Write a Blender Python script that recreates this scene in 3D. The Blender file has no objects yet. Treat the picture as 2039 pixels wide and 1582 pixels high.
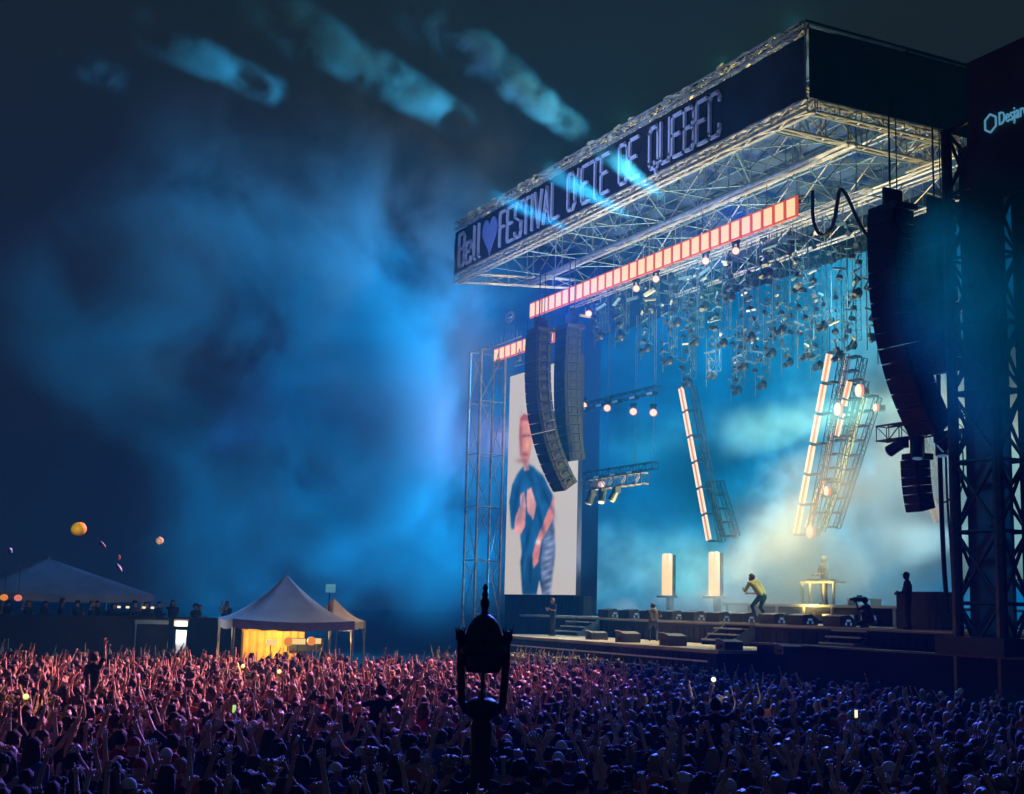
import bpy, math, random
import numpy as np
from mathutils import Vector, Matrix, Euler, noise
random.seed(7); rng = np.random.default_rng(7)
C = bpy.context.scene.collection
scene = bpy.context.scene
R = math.radians
# ------------------------------------------------------------------ camera
CW, CH, FPX = 2039., 1582., 2650.
pitch, roll, yaw = R(8.9), R(1.5), R(26.7)
CAM = np.array([0, 0, 3.7])
_f0 = np.array([-math.cos(yaw), math.sin(yaw), 0]); _r0 = np.array([math.sin(yaw), math.cos(yaw), 0]); _u0 = np.array([0, 0, 1.])
FW = _f0*math.cos(pitch)+_u0*math.sin(pitch); _u1 = _u0*math.cos(pitch)-_f0*math.sin(pitch)
RT = _r0*math.cos(roll)+_u1*math.sin(roll); UP = _u1*math.cos(roll)-_r0*math.sin(roll)
cam_d = bpy.data.cameras.new('camera'); cam = bpy.data.objects.new('camera', cam_d); C.objects.link(cam)
cam_d.lens = 36*FPX/CW; cam_d.sensor_width = 36; cam_d.clip_start = .2; cam_d.clip_end = 2000
m = Matrix.Identity(4)
for i in range(3): m[i][0] = RT[i]; m[i][1] = UP[i]; m[i][2] = -FW[i]; m[i][3] = CAM[i]
cam.matrix_world = m
scene.camera = cam
def ray(x, y): return FW+RT*(x-CW/2)/FPX-UP*(y-CH/2)/FPX
def at(x, y, ax, v):
    """world point where a sight line meets the plane axis=v"""
    d = ray(x, y); return CAM+d*((v-CAM[ax])/d[ax])
def dist(x, y, z): return CAM+ray(x, y)*z
def proj(p):
    d = np.asarray(p, float)-CAM; z = d@FW
    return CW/2+FPX*(d@RT)/z, CH/2-FPX*(d@UP)/z, z
# ------------------------------------------------------------------ world, exposure
w = bpy.data.worlds.new('World'); scene.world = w; w.use_nodes = True
nt = w.node_tree; bg = nt.nodes['Background']
sky = nt.nodes.new('ShaderNodeTexSky'); sky.sky_type = 'NISHITA'; sky.sun_disc = False
sky.sun_elevation = R(-6.0); sky.sun_rotation = R(200)
hs = nt.nodes.new('ShaderNodeHueSaturation'); hs.inputs['Saturation'].default_value = .75
nt.links.new(sky.outputs[0], hs.inputs['Color']); 
ad = nt.nodes.new('ShaderNodeMix'); ad.data_type = 'RGBA'; ad.blend_type = 'ADD'; ad.inputs[0].default_value = 1; ad.inputs[7].default_value = (.085, .125, .165, 1)
nt.links.new(hs.outputs[0], ad.inputs[6]); nt.links.new(ad.outputs[2], bg.inputs[0])
SKY = .12
bg.inputs[1].default_value = SKY
vs = scene.view_settings; vs.view_transform = 'Standard'; vs.look = 'None'; vs.exposure = 0; vs.gamma = 1
cy = scene.cycles
cy.max_bounces = 4; cy.diffuse_bounces = 2; cy.glossy_bounces = 2; cy.transmission_bounces = 3; cy.volume_bounces = 0
cy.transparent_max_bounces = 16; cy.volume_step_rate = 1.0; cy.volume_max_steps = 96
cy.use_denoising = True; cy.sample_clamp_indirect = 3; cy.sample_clamp_direct = 12; cy.caustics_reflective = False; cy.caustics_refractive = False
cy.use_light_tree = True

def look(o, tgt):
    d = Vector(tgt)-o.location; o.rotation_euler = d.to_track_quat('-Z', 'Y').to_euler()
def spot(name, loc, tgt, energy, col, ang=60, blend=.6, size=.2):
    l = bpy.data.lights.new(name, 'SPOT'); l.energy = energy; l.color = col; l.spot_size = R(ang); l.spot_blend = blend; l.shadow_soft_size = size
    o = bpy.data.objects.new(name, l); C.objects.link(o); o.location = loc; look(o, tgt); return o
def point(name, loc, energy, col, size=.2):
    l = bpy.data.lights.new(name, 'POINT'); l.energy = energy; l.color = col; l.shadow_soft_size = size
    o = bpy.data.objects.new(name, l); C.objects.link(o); o.location = loc; return o
# dim bluish moonlight / spill that rims the heads (the only sun)
sl = bpy.data.lights.new('sun', 'SUN'); sl.energy = .05; sl.angle = R(8); sl.color = (.25, .5, 1)
so = bpy.data.objects.new('sun', sl); C.objects.link(so); so.location = (-50, 40, 40); look(so, (-25, 0, 10))
# stage light on the crowd
spot('crowd_wash', (-46, 33.5, 19.3), (-35, 8.5, 1.5), 230000, (1, .3, .24), 42, 1, .5)
spot('crowd_wash', (-54, 33, 20), (-36, 11, 1.5), 60000, (1, .14, .3), 40, 1, .4)
spot('crowd_blue', (-58, 33, 20.4), (-24, 9, 1), 78000, (.01, .1, 1), 52, .9, .25)
spot('crowd_pink', (-48, 33, 20.4), (-18, 13, 1), 10000, (1, .16, .34), 40, .9, .25)
spot('crowd_blue', (-44, 32.8, 20.9), (-21, 13, 1), 56000, (.0, .13, 1), 38, .9, .25)
spot('tent_light', (-58, 33, 20.4), (-50, 14, 4), 30000, (.2, .5, 1), 30, .8, .5)
spot('front_row_light', (-52, 34, 18), (-50, 24, 1.7), 15000, (1, .72, .42), 50, .8, .5)
# light inside the stage, and lamps added to brighten the roof
spot('added_roof_uplight', (-52, 35.5, 3.6), (-50, 35, 22), 42000, (1, .76, .26), 125, .8, .6)  # unseen uplights added to brighten the truss undersides
spot('added_roof_uplight', (-45, 37, 3.6), (-43, 36, 22), 17000, (1, .74, .22), 125, .8, .6)
spot('added_roof_uplight', (-62, 35, 4.6), (-62, 35, 22), 8000, (.75, .8, .9), 120, .8, .6)
spot('added_fascia_wash', (-50, 12, 9), (-55, 30, 23), 22000, (.32, .45, 1), 60, .8, .5)  # unseen front-of-house wash added to brighten the fascia letters
spot('added_fascia_wash', (-40, 14, 9), (-44, 30, 23), 8000, (.32, .45, 1), 45, .8, .5)
spot('canopy_light', (-50, 33, 5), (-50, 38, 25), 9000, (.0, .36, 1), 110, .9, .8)
spot('canopy_light', (-62, 38, 6), (-62, 38, 25), 4500, (.0, .36, 1), 110, .9, .8)
spot('deck_light', (-46, 37, 20), (-46.2, 34.6, 3.3), 20000, (1, .82, .45), 40, .6, .3)
spot('deck_light', (-52, 44, 20), (-50, 36, 3.3), 18000, (.8, .92, .75), 60, .7, .5)
spot('deck_light', (-58, 44, 20), (-57, 33, 3), 20000, (.5, .8, 1), 55, .7, .5)
spot('ledge_light', (-50, 36, 20), (-47, 29, 2.4), 45000, (1, .74, .32), 40, .7, .4)
spot('pod_light', (-52, 31.5, 15), (-54, 43, 19), 1500, (.6, .9, .9), 95, .8, .4)
for x_ in (-65, -58, -50.5, -43, -38.5): point('added_tarp_light', (x_, 31.0, 26.1), 420, (.9, .85, .4), .05)  # points without fixtures, added to light the tarpaulin
# ------------------------------------------------------------------ materials
def srgb(r, g, b):
    f = lambda c: (c/255/12.92) if c/255 <= .04045 else ((c/255+.055)/1.055)**2.4
    return (f(r), f(g), f(b))
MATS = {}
def mat(name, col, rough=.6, metal=0., nscale=0, namt=.25, emit=None, estr=1., light=False, bump=0.):
    mt = bpy.data.materials.new(name); mt.use_nodes = True; n = mt.node_tree; b = n.nodes['Principled BSDF']
    b.inputs['Base Color'].default_value = (*col, 1); b.inputs['Roughness'].default_value = rough; b.inputs['Metallic'].default_value = metal
    if nscale:
        tc = n.nodes.new('ShaderNodeTexCoord'); nz = n.nodes.new('ShaderNodeTexNoise'); nz.inputs['Scale'].default_value = nscale; nz.inputs['Detail'].default_value = 5
        cr = n.nodes.new('ShaderNodeMapRange'); cr.inputs['From Min'].default_value = .3; cr.inputs['From Max'].default_value = .7
        cr.inputs['To Min'].default_value = 1-namt; cr.inputs['To Max'].default_value = 1+namt
        mx = n.nodes.new('ShaderNodeVectorMath'); mx.operation = 'SCALE'; mx.inputs[0].default_value = col
        n.links.new(tc.outputs['Object'], nz.inputs['Vector']); n.links.new(nz.outputs[0], cr.inputs['Value']); n.links.new(cr.outputs[0], mx.inputs['Scale'])
        n.links.new(mx.outputs[0], b.inputs['Base Color'])
        if bump:
            bp = n.nodes.new('ShaderNodeBump'); bp.inputs['Strength'].default_value = bump; n.links.new(nz.outputs[0], bp.inputs['Height']); n.links.new(bp.outputs[0], b.inputs['Normal'])
    if emit is not None:
        b.inputs['Emission Color'].default_value = (*emit, 1); b.inputs['Emission Strength'].default_value = estr
        if not light: mt.cycles.emission_sampling = 'NONE'
    MATS[name] = mt; return mt
mat('black_paint', (.02, .021, .024), .55, 0, 6, .4)
mat('black_fabric', (.012, .013, .016), .9, 0, 3, .4)
mat('cabinet', (.012, .022, .032), .5, 0, 8, .3)
mat('grille', (.02, .02, .022), .7, .3, 30, .4)
mat('steel', (.42, .42, .44), .35, .75, 4, .3)
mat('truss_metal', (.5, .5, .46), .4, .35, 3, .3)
mat('dark_steel', (.06, .06, .065), .45, .6, 5, .4)
mat('banner', (.018, .022, .04), .85, 0, .8, .3)
mat('letter', (.85, .86, .95), .5)
mat('pod_metal', (.07, .15, .19), .5, .3)
mat('wing_cloth', (.06, .08, .09), .9, 0, .6, .3)
mat('cyan_lit_steel', (.14, .26, .32), .45, .3, 4, .3)  # cyan stage light put into the steel's base colour
mat('letter_side', (.75, .6, .52), .5)
mat('heart', (.3, .4, .8), .6)
mat('canopy', (.02, .06, .15), .8, 0, .5, .3)
mat('tarp', (.62, .62, .42), .55, 0, 1.5, .6)
mat('deck', (.34, .29, .2), .45, 0, 1.2, .35)
mat('skirt', (.014, .016, .022), .9, 0, 1, .4)
mat('edge_strip', (.7, .7, .68), .4)
mat('asphalt', (.03, .03, .032), .9, 0, 2, .4, bump=.2)
mat('lamp_iron', (.006, .006, .006), .38, .2, 9, .3, bump=.15)
mat('glass', (.25, .27, .3), .1)
mat('tent', (.36, .44, .62), .75, 0, 1.2, .15)
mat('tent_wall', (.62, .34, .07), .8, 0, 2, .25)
mat('tent_orange', (.6, .4, .25), .8, 0, 1.2, .15)
mat('counter', (.05, .05, .06), .6)
mat('cable', (.02, .02, .02), .6)
mat('peach_lamp', (.1, .08, .06), .5, emit=srgb(246, 208, 160), estr=1.2, light=True)
mat('peach_halo', (.1, .04, .03), .5, emit=srgb(224, 84, 58), estr=.9)  # red halo round the panels put into the backing's emission
mat('tube_glow', (.1, .04, .03), .5, emit=srgb(246, 214, 176), estr=1.3)
mat('column_glow', (.1, .05, .03), .5, emit=srgb(252, 200, 146), estr=1.25)
mat('tube_core', (.1, .04, .03), .5, emit=srgb(226, 140, 92))
mat('round_lamp', (.1, .06, .04), .5, emit=srgb(250, 214, 186), estr=1.35)
mat('round_rim', (.1, .04, .03), .5, emit=srgb(226, 120, 100))
mat('pale_lamp', (.3, .3, .2), .5, emit=srgb(196, 214, 170), estr=.9)
mat('dim_lens_glint', (.3, .3, .3), .3, emit=srgb(80, 110, 150), estr=.7)
mat('white_lamp', (.4, .4, .35), .5, emit=srgb(255, 228, 190), estr=1.2)
mat('orange_lamp', (.4, .2, .1), .5, emit=srgb(224, 130, 50))
mat('sign_glow', (.4, .3, .2), .5, emit=srgb(250, 210, 130))
mat('sign_teal', (.1, .3, .35), .5, emit=srgb(50, 120, 150), estr=.8)
mat('phone_screen', (.2, .2, .2), .3, emit=srgb(240, 240, 190), estr=1.4)
mat('phone_green', (.2, .2, .2), .3, emit=srgb(170, 210, 110), estr=1.2)
mat('letter_cyan', (.2, .4, .5), .5, emit=srgb(86, 148, 178), estr=.8)
mat('ball_yellow', (.85, .55, .03), .45, 0, 5, .1)
mat('ball_white', (.8, .66, .5), .45, 0, 5, .2)
mat('ball_blue', (.06, .3, .8), .45)
mat('scrim', (.08, .13, .2), .85, 0, .6, .5)

class MB:
    def __init__(s): s.v = []; s.f = []; s.m = []; s.n = 0
    def add(s, v, f, mi=0):
        v = np.asarray(v, float); s.v.append(v); s.f += [tuple(i+s.n for i in q) for q in f]; s.m += [mi]*len(f); s.n += len(v)
    def box(s, c, d, rot=None, mi=0):
        a = np.array([[x, y, z] for x in (-.5, .5) for y in (-.5, .5) for z in (-.5, .5)])*np.array(d)
        if rot is not None: a = a@np.array(rot).T
        s.add(a+np.array(c), [(0, 1, 3, 2), (4, 6, 7, 5), (0, 4, 5, 1), (2, 3, 7, 6), (0, 2, 6, 4), (1, 5, 7, 3)], mi)
    def bar(s, p, q, r, n=6, r2=None, mi=0, caps=True):
        p = np.array(p, float); q = np.array(q, float); d = q-p; L = np.linalg.norm(d)
        if L < 1e-6: return
        d /= L; a = np.cross(d, [0, 0, 1.] if abs(d[2]) < .9 else [1., 0, 0]); a /= np.linalg.norm(a); b = np.cross(d, a)
        r2 = r if r2 is None else r2
        t = np.arange(n)*2*math.pi/n+.3; cs = np.cos(t)[:, None]*a+np.sin(t)[:, None]*b
        f = [(i, (i+1) % n, n+(i+1) % n, n+i) for i in range(n)]
        if caps: f += [tuple(range(n))[::-1], tuple(range(n, 2*n))]
        s.add(np.vstack([p+cs*r, q+cs*r2]), f, mi)
    def path(s, pts, r, n=6, mi=0):
        for p, q in zip(pts[:-1], pts[1:]): s.bar(p, q, r, n, mi=mi)
    def sph(s, c, r, rot=None, nu=12, nv=8, mi=0, keep=None):
        r = np.ones(3)*r; v = [[0, 0, 1]]; 
        for j in range(1, nv):
            for i in range(nu):
                th = math.pi*j/nv; ph = 2*math.pi*i/nu; v.append([math.sin(th)*math.cos(ph), math.sin(th)*math.sin(ph), math.cos(th)])
        v.append([0, 0, -1]); u = np.array(v); f = [(0, 1+i, 1+(i+1) % nu) for i in range(nu)]
        for j in range(nv-2):
            o = 1+j*nu; f += [(o+i, o+nu+i, o+nu+(i+1) % nu, o+(i+1) % nu) for i in range(nu)]
        l = len(v)-1; o = 1+(nv-2)*nu; f += [(l, o+(i+1) % nu, o+i) for i in range(nu)]
        if keep: f = [q for q in f if keep(u[list(q)].mean(0))]
        p = u*r
        if rot is not None: p = p@np.array(rot).T
        s.add(p+np.array(c), f, mi)
    def lathe(s, prof, c=(0, 0, 0), n=16, mi=0):
        v = []; f = []
        for (r, z) in prof:
            for i in range(n): v.append([c[0]+r*math.cos(2*math.pi*i/n), c[1]+r*math.sin(2*math.pi*i/n), c[2]+z])
        for j in range(len(prof)-1):
            f += [(j*n+i, j*n+(i+1) % n, (j+1)*n+(i+1) % n, (j+1)*n+i) for i in range(n)]
        s.add(v, f, mi)
    def prism(s, pts, off, mi=0):
        n = len(pts); pts = np.array(pts, float); off = np.array(off, float)
        s.add(np.vstack([pts, pts+off]), [tuple(range(n)), tuple(range(2*n-1, n-1, -1))]+[(i, n+i, n+(i+1) % n, (i+1) % n) for i in range(n)], mi)
    def build(s, name, mats, parent=None, smooth=False, loc=None):
        me = bpy.data.meshes.new(name)
        V = np.vstack(s.v)
        if loc is not None: V = V-np.array(loc)
        me.from_pydata(V.tolist(), [], s.f)
        for mm in (mats if isinstance(mats, (list, tuple)) else [mats]): me.materials.append(MATS[mm] if isinstance(mm, str) else mm)
        me.polygons.foreach_set('material_index', s.m)
        if smooth: me.polygons.foreach_set('use_smooth', [True]*len(s.f))
        me.update(); o = bpy.data.objects.new(name, me); C.objects.link(o)
        if parent is not None: o.parent = parent
        if loc is not None: o.location = loc
        return o
def tag(o, label=None, cat=None, group=None, kind=None):
    for k, v in (('label', label), ('category', cat), ('group', group), ('kind', kind)):
        if v: o[k] = v
    return o
def empty(name, loc, label=None, cat=None, group=None, rz=0):
    o = bpy.data.objects.new(name, None); C.objects.link(o); o.location = loc; o.rotation_euler[2] = rz; o.empty_display_size = .3
    return tag(o, label, cat, group)
def copy_tree(o, parent=None):
    c = o.copy(); C.objects.link(c); c.parent = parent
    for ch in list(o.children): copy_tree(ch, c)
    return c
def part(mb, name, mats, root, smooth=False):
    """a part whose mesh is written in world coordinates, hung under its thing"""
    l = root.location; p = root.parent
    off = np.array(l) if p is None else np.array(l)+np.array(p.location)
    me_o = mb.build(name, mats, root, smooth)
    me_o.data.transform(Matrix.Translation(-Vector(off))); return me_o
def truss(mb, p, q, w, h, seg, rc=.03, rb=.016, up=(0, 0, 1), mi=0, faces='tbsf', n=6):
    """box truss from p to q (p,q on its lower centre line), w wide, h high"""
    p = np.array(p, float); q = np.array(q, float); d = q-p; L = np.linalg.norm(d); d /= L; up = np.array(up, float)
    s_ = np.cross(d, up); s_ /= np.linalg.norm(s_)
    c = [(-w/2, 0), (w/2, 0), (w/2, h), (-w/2, h)]
    P = lambda k, t: p+d*t+s_*c[k][0]+up*c[k][1]
    for k in range(4): mb.bar(P(k, 0), P(k, L), rc, n, mi=mi)
    N = max(1, round(L/seg)); t = np.linspace(0, L, N+1)
    for i in range(N+1):
        for k in range(4): mb.bar(P(k, t[i]), P((k+1) % 4, t[i]), rb, 4, mi=mi)
    for i in range(N):
        for k in range(4):
            a, b = (k, (k+1) % 4) if i % 2 else ((k+1) % 4, k)
            mb.bar(P(a, t[i]), P(b, t[i+1]), rb, 4, mi=mi)
# ------------------------------------------------------------------ ground
g = MB(); g.add([(-600, -300, 0), (60, -300, 0), (60, 500, 0), (-600, 500, 0)], [(0, 1, 2, 3)])
tag(g.build('ground', 'asphalt'), kind='structure')
# ------------------------------------------------------------------ stage base
SX0, SX1, DZ = -64., -28.5, 3.25
base = empty('stage_platform', (-46, 33, 0), 'high black stage platform with pale wooden deck and a lower ledge in front', 'stage')
b = MB(); b.box((-46.2, 40.5, DZ-.06), (35.6, 15, .12)); part(b, 'deck', 'deck', base)
b = MB(); b.box((-46.2, 33.06, 1.56), (35.6, .08, 3.11))
for i in range(90): b.box((-63.9+i*.4, 33.0+.02*(i % 2), 1.5), (.2, .05, 2.95))
part(b, 'skirt', 'skirt', base)
b = MB(); b.box((-46.2, 32.97, DZ-.05), (35.6, .03, .05)); part(b, 'edge_strip', 'edge_strip', base)
b = MB(); b.box((-48, 30.2, 2.29), (19, 5.2, .12)); b.box((-59.6, 30.9, 2.2), (4.0, 3.6, .12)); part(b, 'ledge', 'deck', base)
b = MB(); b.box((-48, 27.6, 1.12), (18.9, .1, 2.2))
for i in range(47): b.box((-57.3+i*.4, 27.53, 1.1), (.2, .05, 2.1))
part(b, 'ledge_skirt', 'skirt', base)
b = MB(); b.box((-48, 27.52, 1.95), (18, .04, .06)); b.box((-47, 27.5, 1.62), (16, .04, .04)); part(b, 'ledge_rail', 'edge_strip', base)
b = MB(); b.box((-31, 29.4, 1.3), (15, .3, 2.6)); b.box((-31, 29.2, 2.62), (15, .5, .06), mi=1); b.box((-37, 31.3, 1.3), (3, 3.5, 2.6))
o = b.build('side_wall', ['skirt', 'dark_steel']); tag(o, 'long black draped barrier wall below the silhouetted man and speaker tower', 'barrier')
# riser
rs = empty('stage_riser', (-50, 37, DZ), 'low back riser with pale top edge and small lights under it behind the performer', 'riser')
b = MB(); b.box((-45.6, 41.4, 4.02), (11.4, 8.6, .1)); part(b, 'riser_top', 'deck', rs)
b = MB(); b.box((-45.6, 37.07, 4.02), (11.5, .04, .11)); part(b, 'trim', 'edge_strip', rs)
b = MB()
for i in range(7): b.box((-51.2+i*1.83, 37.2, 3.62), (.09, .09, .72))
part(b, 'post', 'edge_strip', rs)
b = MB(); b.box((-45.6, 38.4, 3.62), (11.2, .06, .7)); part(b, 'back_panel', 'skirt', rs)
def fixture_low(x):
    e = empty('floor_light', (x, 37.7, DZ), None, 'stage light', 'lights in the gap under the riser')
    b = MB(); b.box((x, 37.7, DZ+.06), (.34, .3, .12)); part(b, 'base', 'black_paint', e)
    b = MB(); b.box((x, 37.62, DZ+.3), (.5, .2, .26), Euler((R(25), 0, 0)).to_matrix()); part(b, 'lamp_head', 'cabinet', e)
    b = MB(); b.box((x, 37.5, DZ+.34), (.42, .03, .18), Euler((R(25), 0, 0)).to_matrix()); part(b, 'lens', 'dim_lens_glint', e)
    return e
fl_names = ['under the riser straight below the keyboard player', 'under the riser just right of the keyboard table', 'under the riser behind the crouching camera operator', 'under the riser between camera operator and monitor desk', 'under the riser closest to the monitor desk']
for i, x in enumerate((-47.6, -46.2, -44.6, -43.1, -41.8)):
    tag(fixture_low(x), 'small floor light '+fl_names[i])
# steps
def steps(x, y0, z0, n, w_, label, dz=.23, dy=.3):
    e = empty('stage_steps', (x, y0, z0), label, 'steps', 'short stairs up to the deck')
    for i in range(n):
        b = MB(); z = z0+dz*(i+1); y = y0+dy*i; b.box((x, y+dy/2, z-.03), (w_, dy+.03, .06)); b.box((x, y-.01, z-.03), (w_, .03, .06), mi=1)
        part(b, 'tread', ['deck', 'edge_strip'], e)
    for s_ in (-1, 1): b = MB(); b.prism([(x+s_*w_/2-.03, y0, z0), (x+s_*w_/2-.03, y0+dy*n, z0), (x+s_*w_/2-.03, y0+dy*n, z0+dz*n-.07), (x+s_*w_/2-.03, y0, z0+dz-.07)], (.06, 0, 0)); part(b, 'side_panel', 'scrim', e)
steps(-44.4, 31.7, 2.35, 4, 1.9, 'short stair between ledge and deck below the middle wedge monitors')
steps(-56.6, 31.7, 2.35, 4, 2.2, 'dim short stair near the photographer, below the far end of the deck')
steps(-38.0, 30.9, 1.3, 8, 1.9, 'dark taller stair beside the black barrier wall')
# ------------------------------------------------------------------ roof
RX0, RX1, RY, RZ = -68.4, -37.0, 30.5, 22.0
roof = empty('stage_roof', (-52.7, 38, 22), 'huge trussed stage roof with dark lettered fascia and open steel underside', 'stage roof')
b = MB(); truss(b, (RX0, RY+.15, RZ), (RX1, RY+.15, RZ), .35, .45, 1.1, .06, .025); part(b, 'front_truss', 'truss_metal', roof)
b = MB(); truss(b, (RX0+2.2, 34.25, RZ), (RX1-1.9, 34.25, RZ), .4, 2.2, 3.3, .105, .035); part(b, 'cross_truss', 'truss_metal', roof)
b = MB(); truss(b, (RX0+4, 38.95, RZ), (RX1-1.9, 38.95, RZ), .4, 2.2, 3.3, .085, .03); part(b, 'cross_truss', 'truss_metal', roof)
b = MB(); truss(b, (RX0+5, 42.2, RZ-.3), (RX1-1.9, 42.2, RZ-.3), .4, 1.4, 2.6, .055, .03); part(b, 'cross_truss', 'truss_metal', roof)
b = MB(); truss(b, (RX1-.1, RY+.4, RZ), (RX1-.1, 38.3, RZ), .3, .45, 1.1, .06, .025); part(b, 'side_truss', 'truss_metal', roof)
b = MB(); truss(b, (RX1-2.1, RY+.4, RZ), (RX1-2.1, 39.2, RZ), .3, 1.9, 1.9, .06, .03); part(b, 'side_truss', 'truss_metal', roof)
b = MB(); truss(b, (RX0+.4, RY+.4, RZ), (RX0+2.6, 37, RZ), .3, .5, 1.3, .05, .025); part(b, 'side_truss', 'truss_metal', roof)
b = MB(); truss(b, (RX1-.1, 38.2, RZ-.2), (RX1-3, 38.2, RZ-.2), .3, .9, .8, .05, .025); part(b, 'corner_truss', 'truss_metal', roof)
for i in range(7):
    x = RX0+4.2+i*4.1; b = MB()
    for z in (RZ+.05, RZ+2.2):
        b.bar((x, RY+.3, z), (x, 45.5, z), .035)
    for j in range(7):
        y = RY+.4+j*1.95; b.bar((x, y, RZ+.05 if j % 2 else RZ+2.2), (x, y+1.95, RZ+2.2 if j % 2 else RZ+.05), .028, 5)
        if j % 2 == 0: b.bar((x-.05, y, RZ), (x+.05, y, RZ+2.25), .025, 5)
    part(b, 'rafter', 'cyan_lit_steel', roof)
b = MB()
for i in range(8):
    x = RX0+3.4+i*3.3
    for (y0, y1) in ((30.8, 34.1), (34.4, 38.8)):
        if i % 2: b.bar((x, y0, RZ+.02), (x+3.3, y1, RZ+.02), .025, 5)
        else: b.bar((x+3.3, y0, RZ+.02), (x, y1, RZ+.02), .025, 5)
for i in range(16):
    x = RX0+2+i*1.9; b.bar((x, 32.2, RZ+2.1), (x+rng.uniform(-.3, .3), 32.2+rng.uniform(-1, 1), RZ+rng.uniform(.1, .6)), .03, 5)
for y in (32.3, 36.5, 40.6): b.bar((RX0+1.5, y, RZ+.8), (RX1-1.2, y, RZ+.8), .03, 5); b.bar((RX0+1.5, y, RZ+2.3), (RX1-1.2, y, RZ+2.3), .03, 5)
for i in range(34):
    x = rng.uniform(RX0+3, RX1-2); y = rng.uniform(31, 42); z = RZ+rng.uniform(.3, 1.6)
    if i % 3: b.bar((x, y, z), (x+rng.uniform(-2, 2), y+rng.uniform(-.3, .3), z+rng.uniform(-.1, .1)), .022, 5)
    else: b.bar((x, y, RZ+2.2), (x, y, RZ+rng.uniform(-.3, .4)), .015, 4)
part(b, 'bracing', 'cyan_lit_steel', roof)
b = MB(); b.add([(RX0, RY+.2, 25.3), (RX1, RY+.2, 25.3), (RX1, 47, 24.6), (RX0, 47, 24.6)], [(0, 1, 2, 3)])
b.box((-52.7, 38.7, 25.55), (31.2, 16.4, .1)); part(b, 'canopy', 'canopy', roof)
# fascia banners
fas = MB()
nX, nZ = 90, 8
vv = [(RX0+(RX1-RX0)*i/nX, RY-.06+.025*math.sin(i*1.7+j), 22.5+2.45*j/nZ) for j in range(nZ+1) for i in range(nX+1)]
fas.add(vv, [(j*(nX+1)+i, j*(nX+1)+i+1, (j+1)*(nX+1)+i+1, (j+1)*(nX+1)+i) for j in range(nZ) for i in range(nX)])
fascia = part(fas, 'fascia_banner', 'banner', roof, True)
b = MB(); b.box((RX1+.05, 37.7, 23.85), (.06, 14.3, 2.7)); part(b, 'side_banner', 'banner', roof)
b = MB(); b.bar((RX1+.1, RY, 25.32), (RX1+.1, 35.2, 25.32), .07); b.bar((RX1+.12, 35.3, 25.3), (RX1+.12, 40, 25.3), .035); b.bar((RX1, RY-.1, 22.4), (RX1, RY-.1, 25.5), .03)
part(b, 'side_rail', 'steel', roof)
b = MB(); truss(b, (RX0+.4, RY-.12, 24.98), (RX1-.1, RY-.12, 24.98), .35, .42, .8, .04, .02)
part(b, 'top_truss', 'truss_metal', roof)
b = MB()
for i in range(300):       # crumpled tarpaulin lashed along the top truss
    x = RX0+.6+rng.random()*30.6; z = 25.03+rng.random()*.38+.04*math.sin(x*1.9); s = rng.uniform(.15, .45)
    if math.sin(x*1.05)+.8*math.sin(x*.37+1) < -1.25: continue
    a0 = rng.uniform(-.3, .7); y = RY-.3+rng.uniform(-.12, .3)
    dx, dz = math.cos(a0)*s, math.sin(a0)*s*.5; h = rng.uniform(.03, .09)
    b.add([(x-dx, y, z-dz), (x+dx, y+rng.uniform(-.1, .1), z+dz), (x+dx*.7, y+.12, z+dz+h), (x-dx*.6, y+.1, z-dz+h*.8), (x, y-.09, z+h*.3)], [(0, 1, 4), (1, 2, 4), (2, 3, 4), (3, 0, 4)])
part(b, 'tarpaulin', 'tarp', roof)
def text_mesh(body, h, sx, extrude=.05, bevel=0., off=0.):
    cu = bpy.data.curves.new('t', 'FONT'); cu.body = body; cu.size = 1; cu.extrude = extrude; cu.offset = off; cu.resolution_u = 3
    ob = bpy.data.objects.new('t', cu); C.objects.link(ob); dg = bpy.context.evaluated_depsgraph_get(); dg.update()
    me = bpy.data.meshes.new_from_object(ob.evaluated_get(dg)); bpy.data.objects.remove(ob)
    v = np.zeros(len(me.vertices)*3); me.vertices.foreach_get('co', v); v = v.reshape(-1, 3)
    f = [tuple(p.vertices) for p in me.polygons]; return v, f
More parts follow.
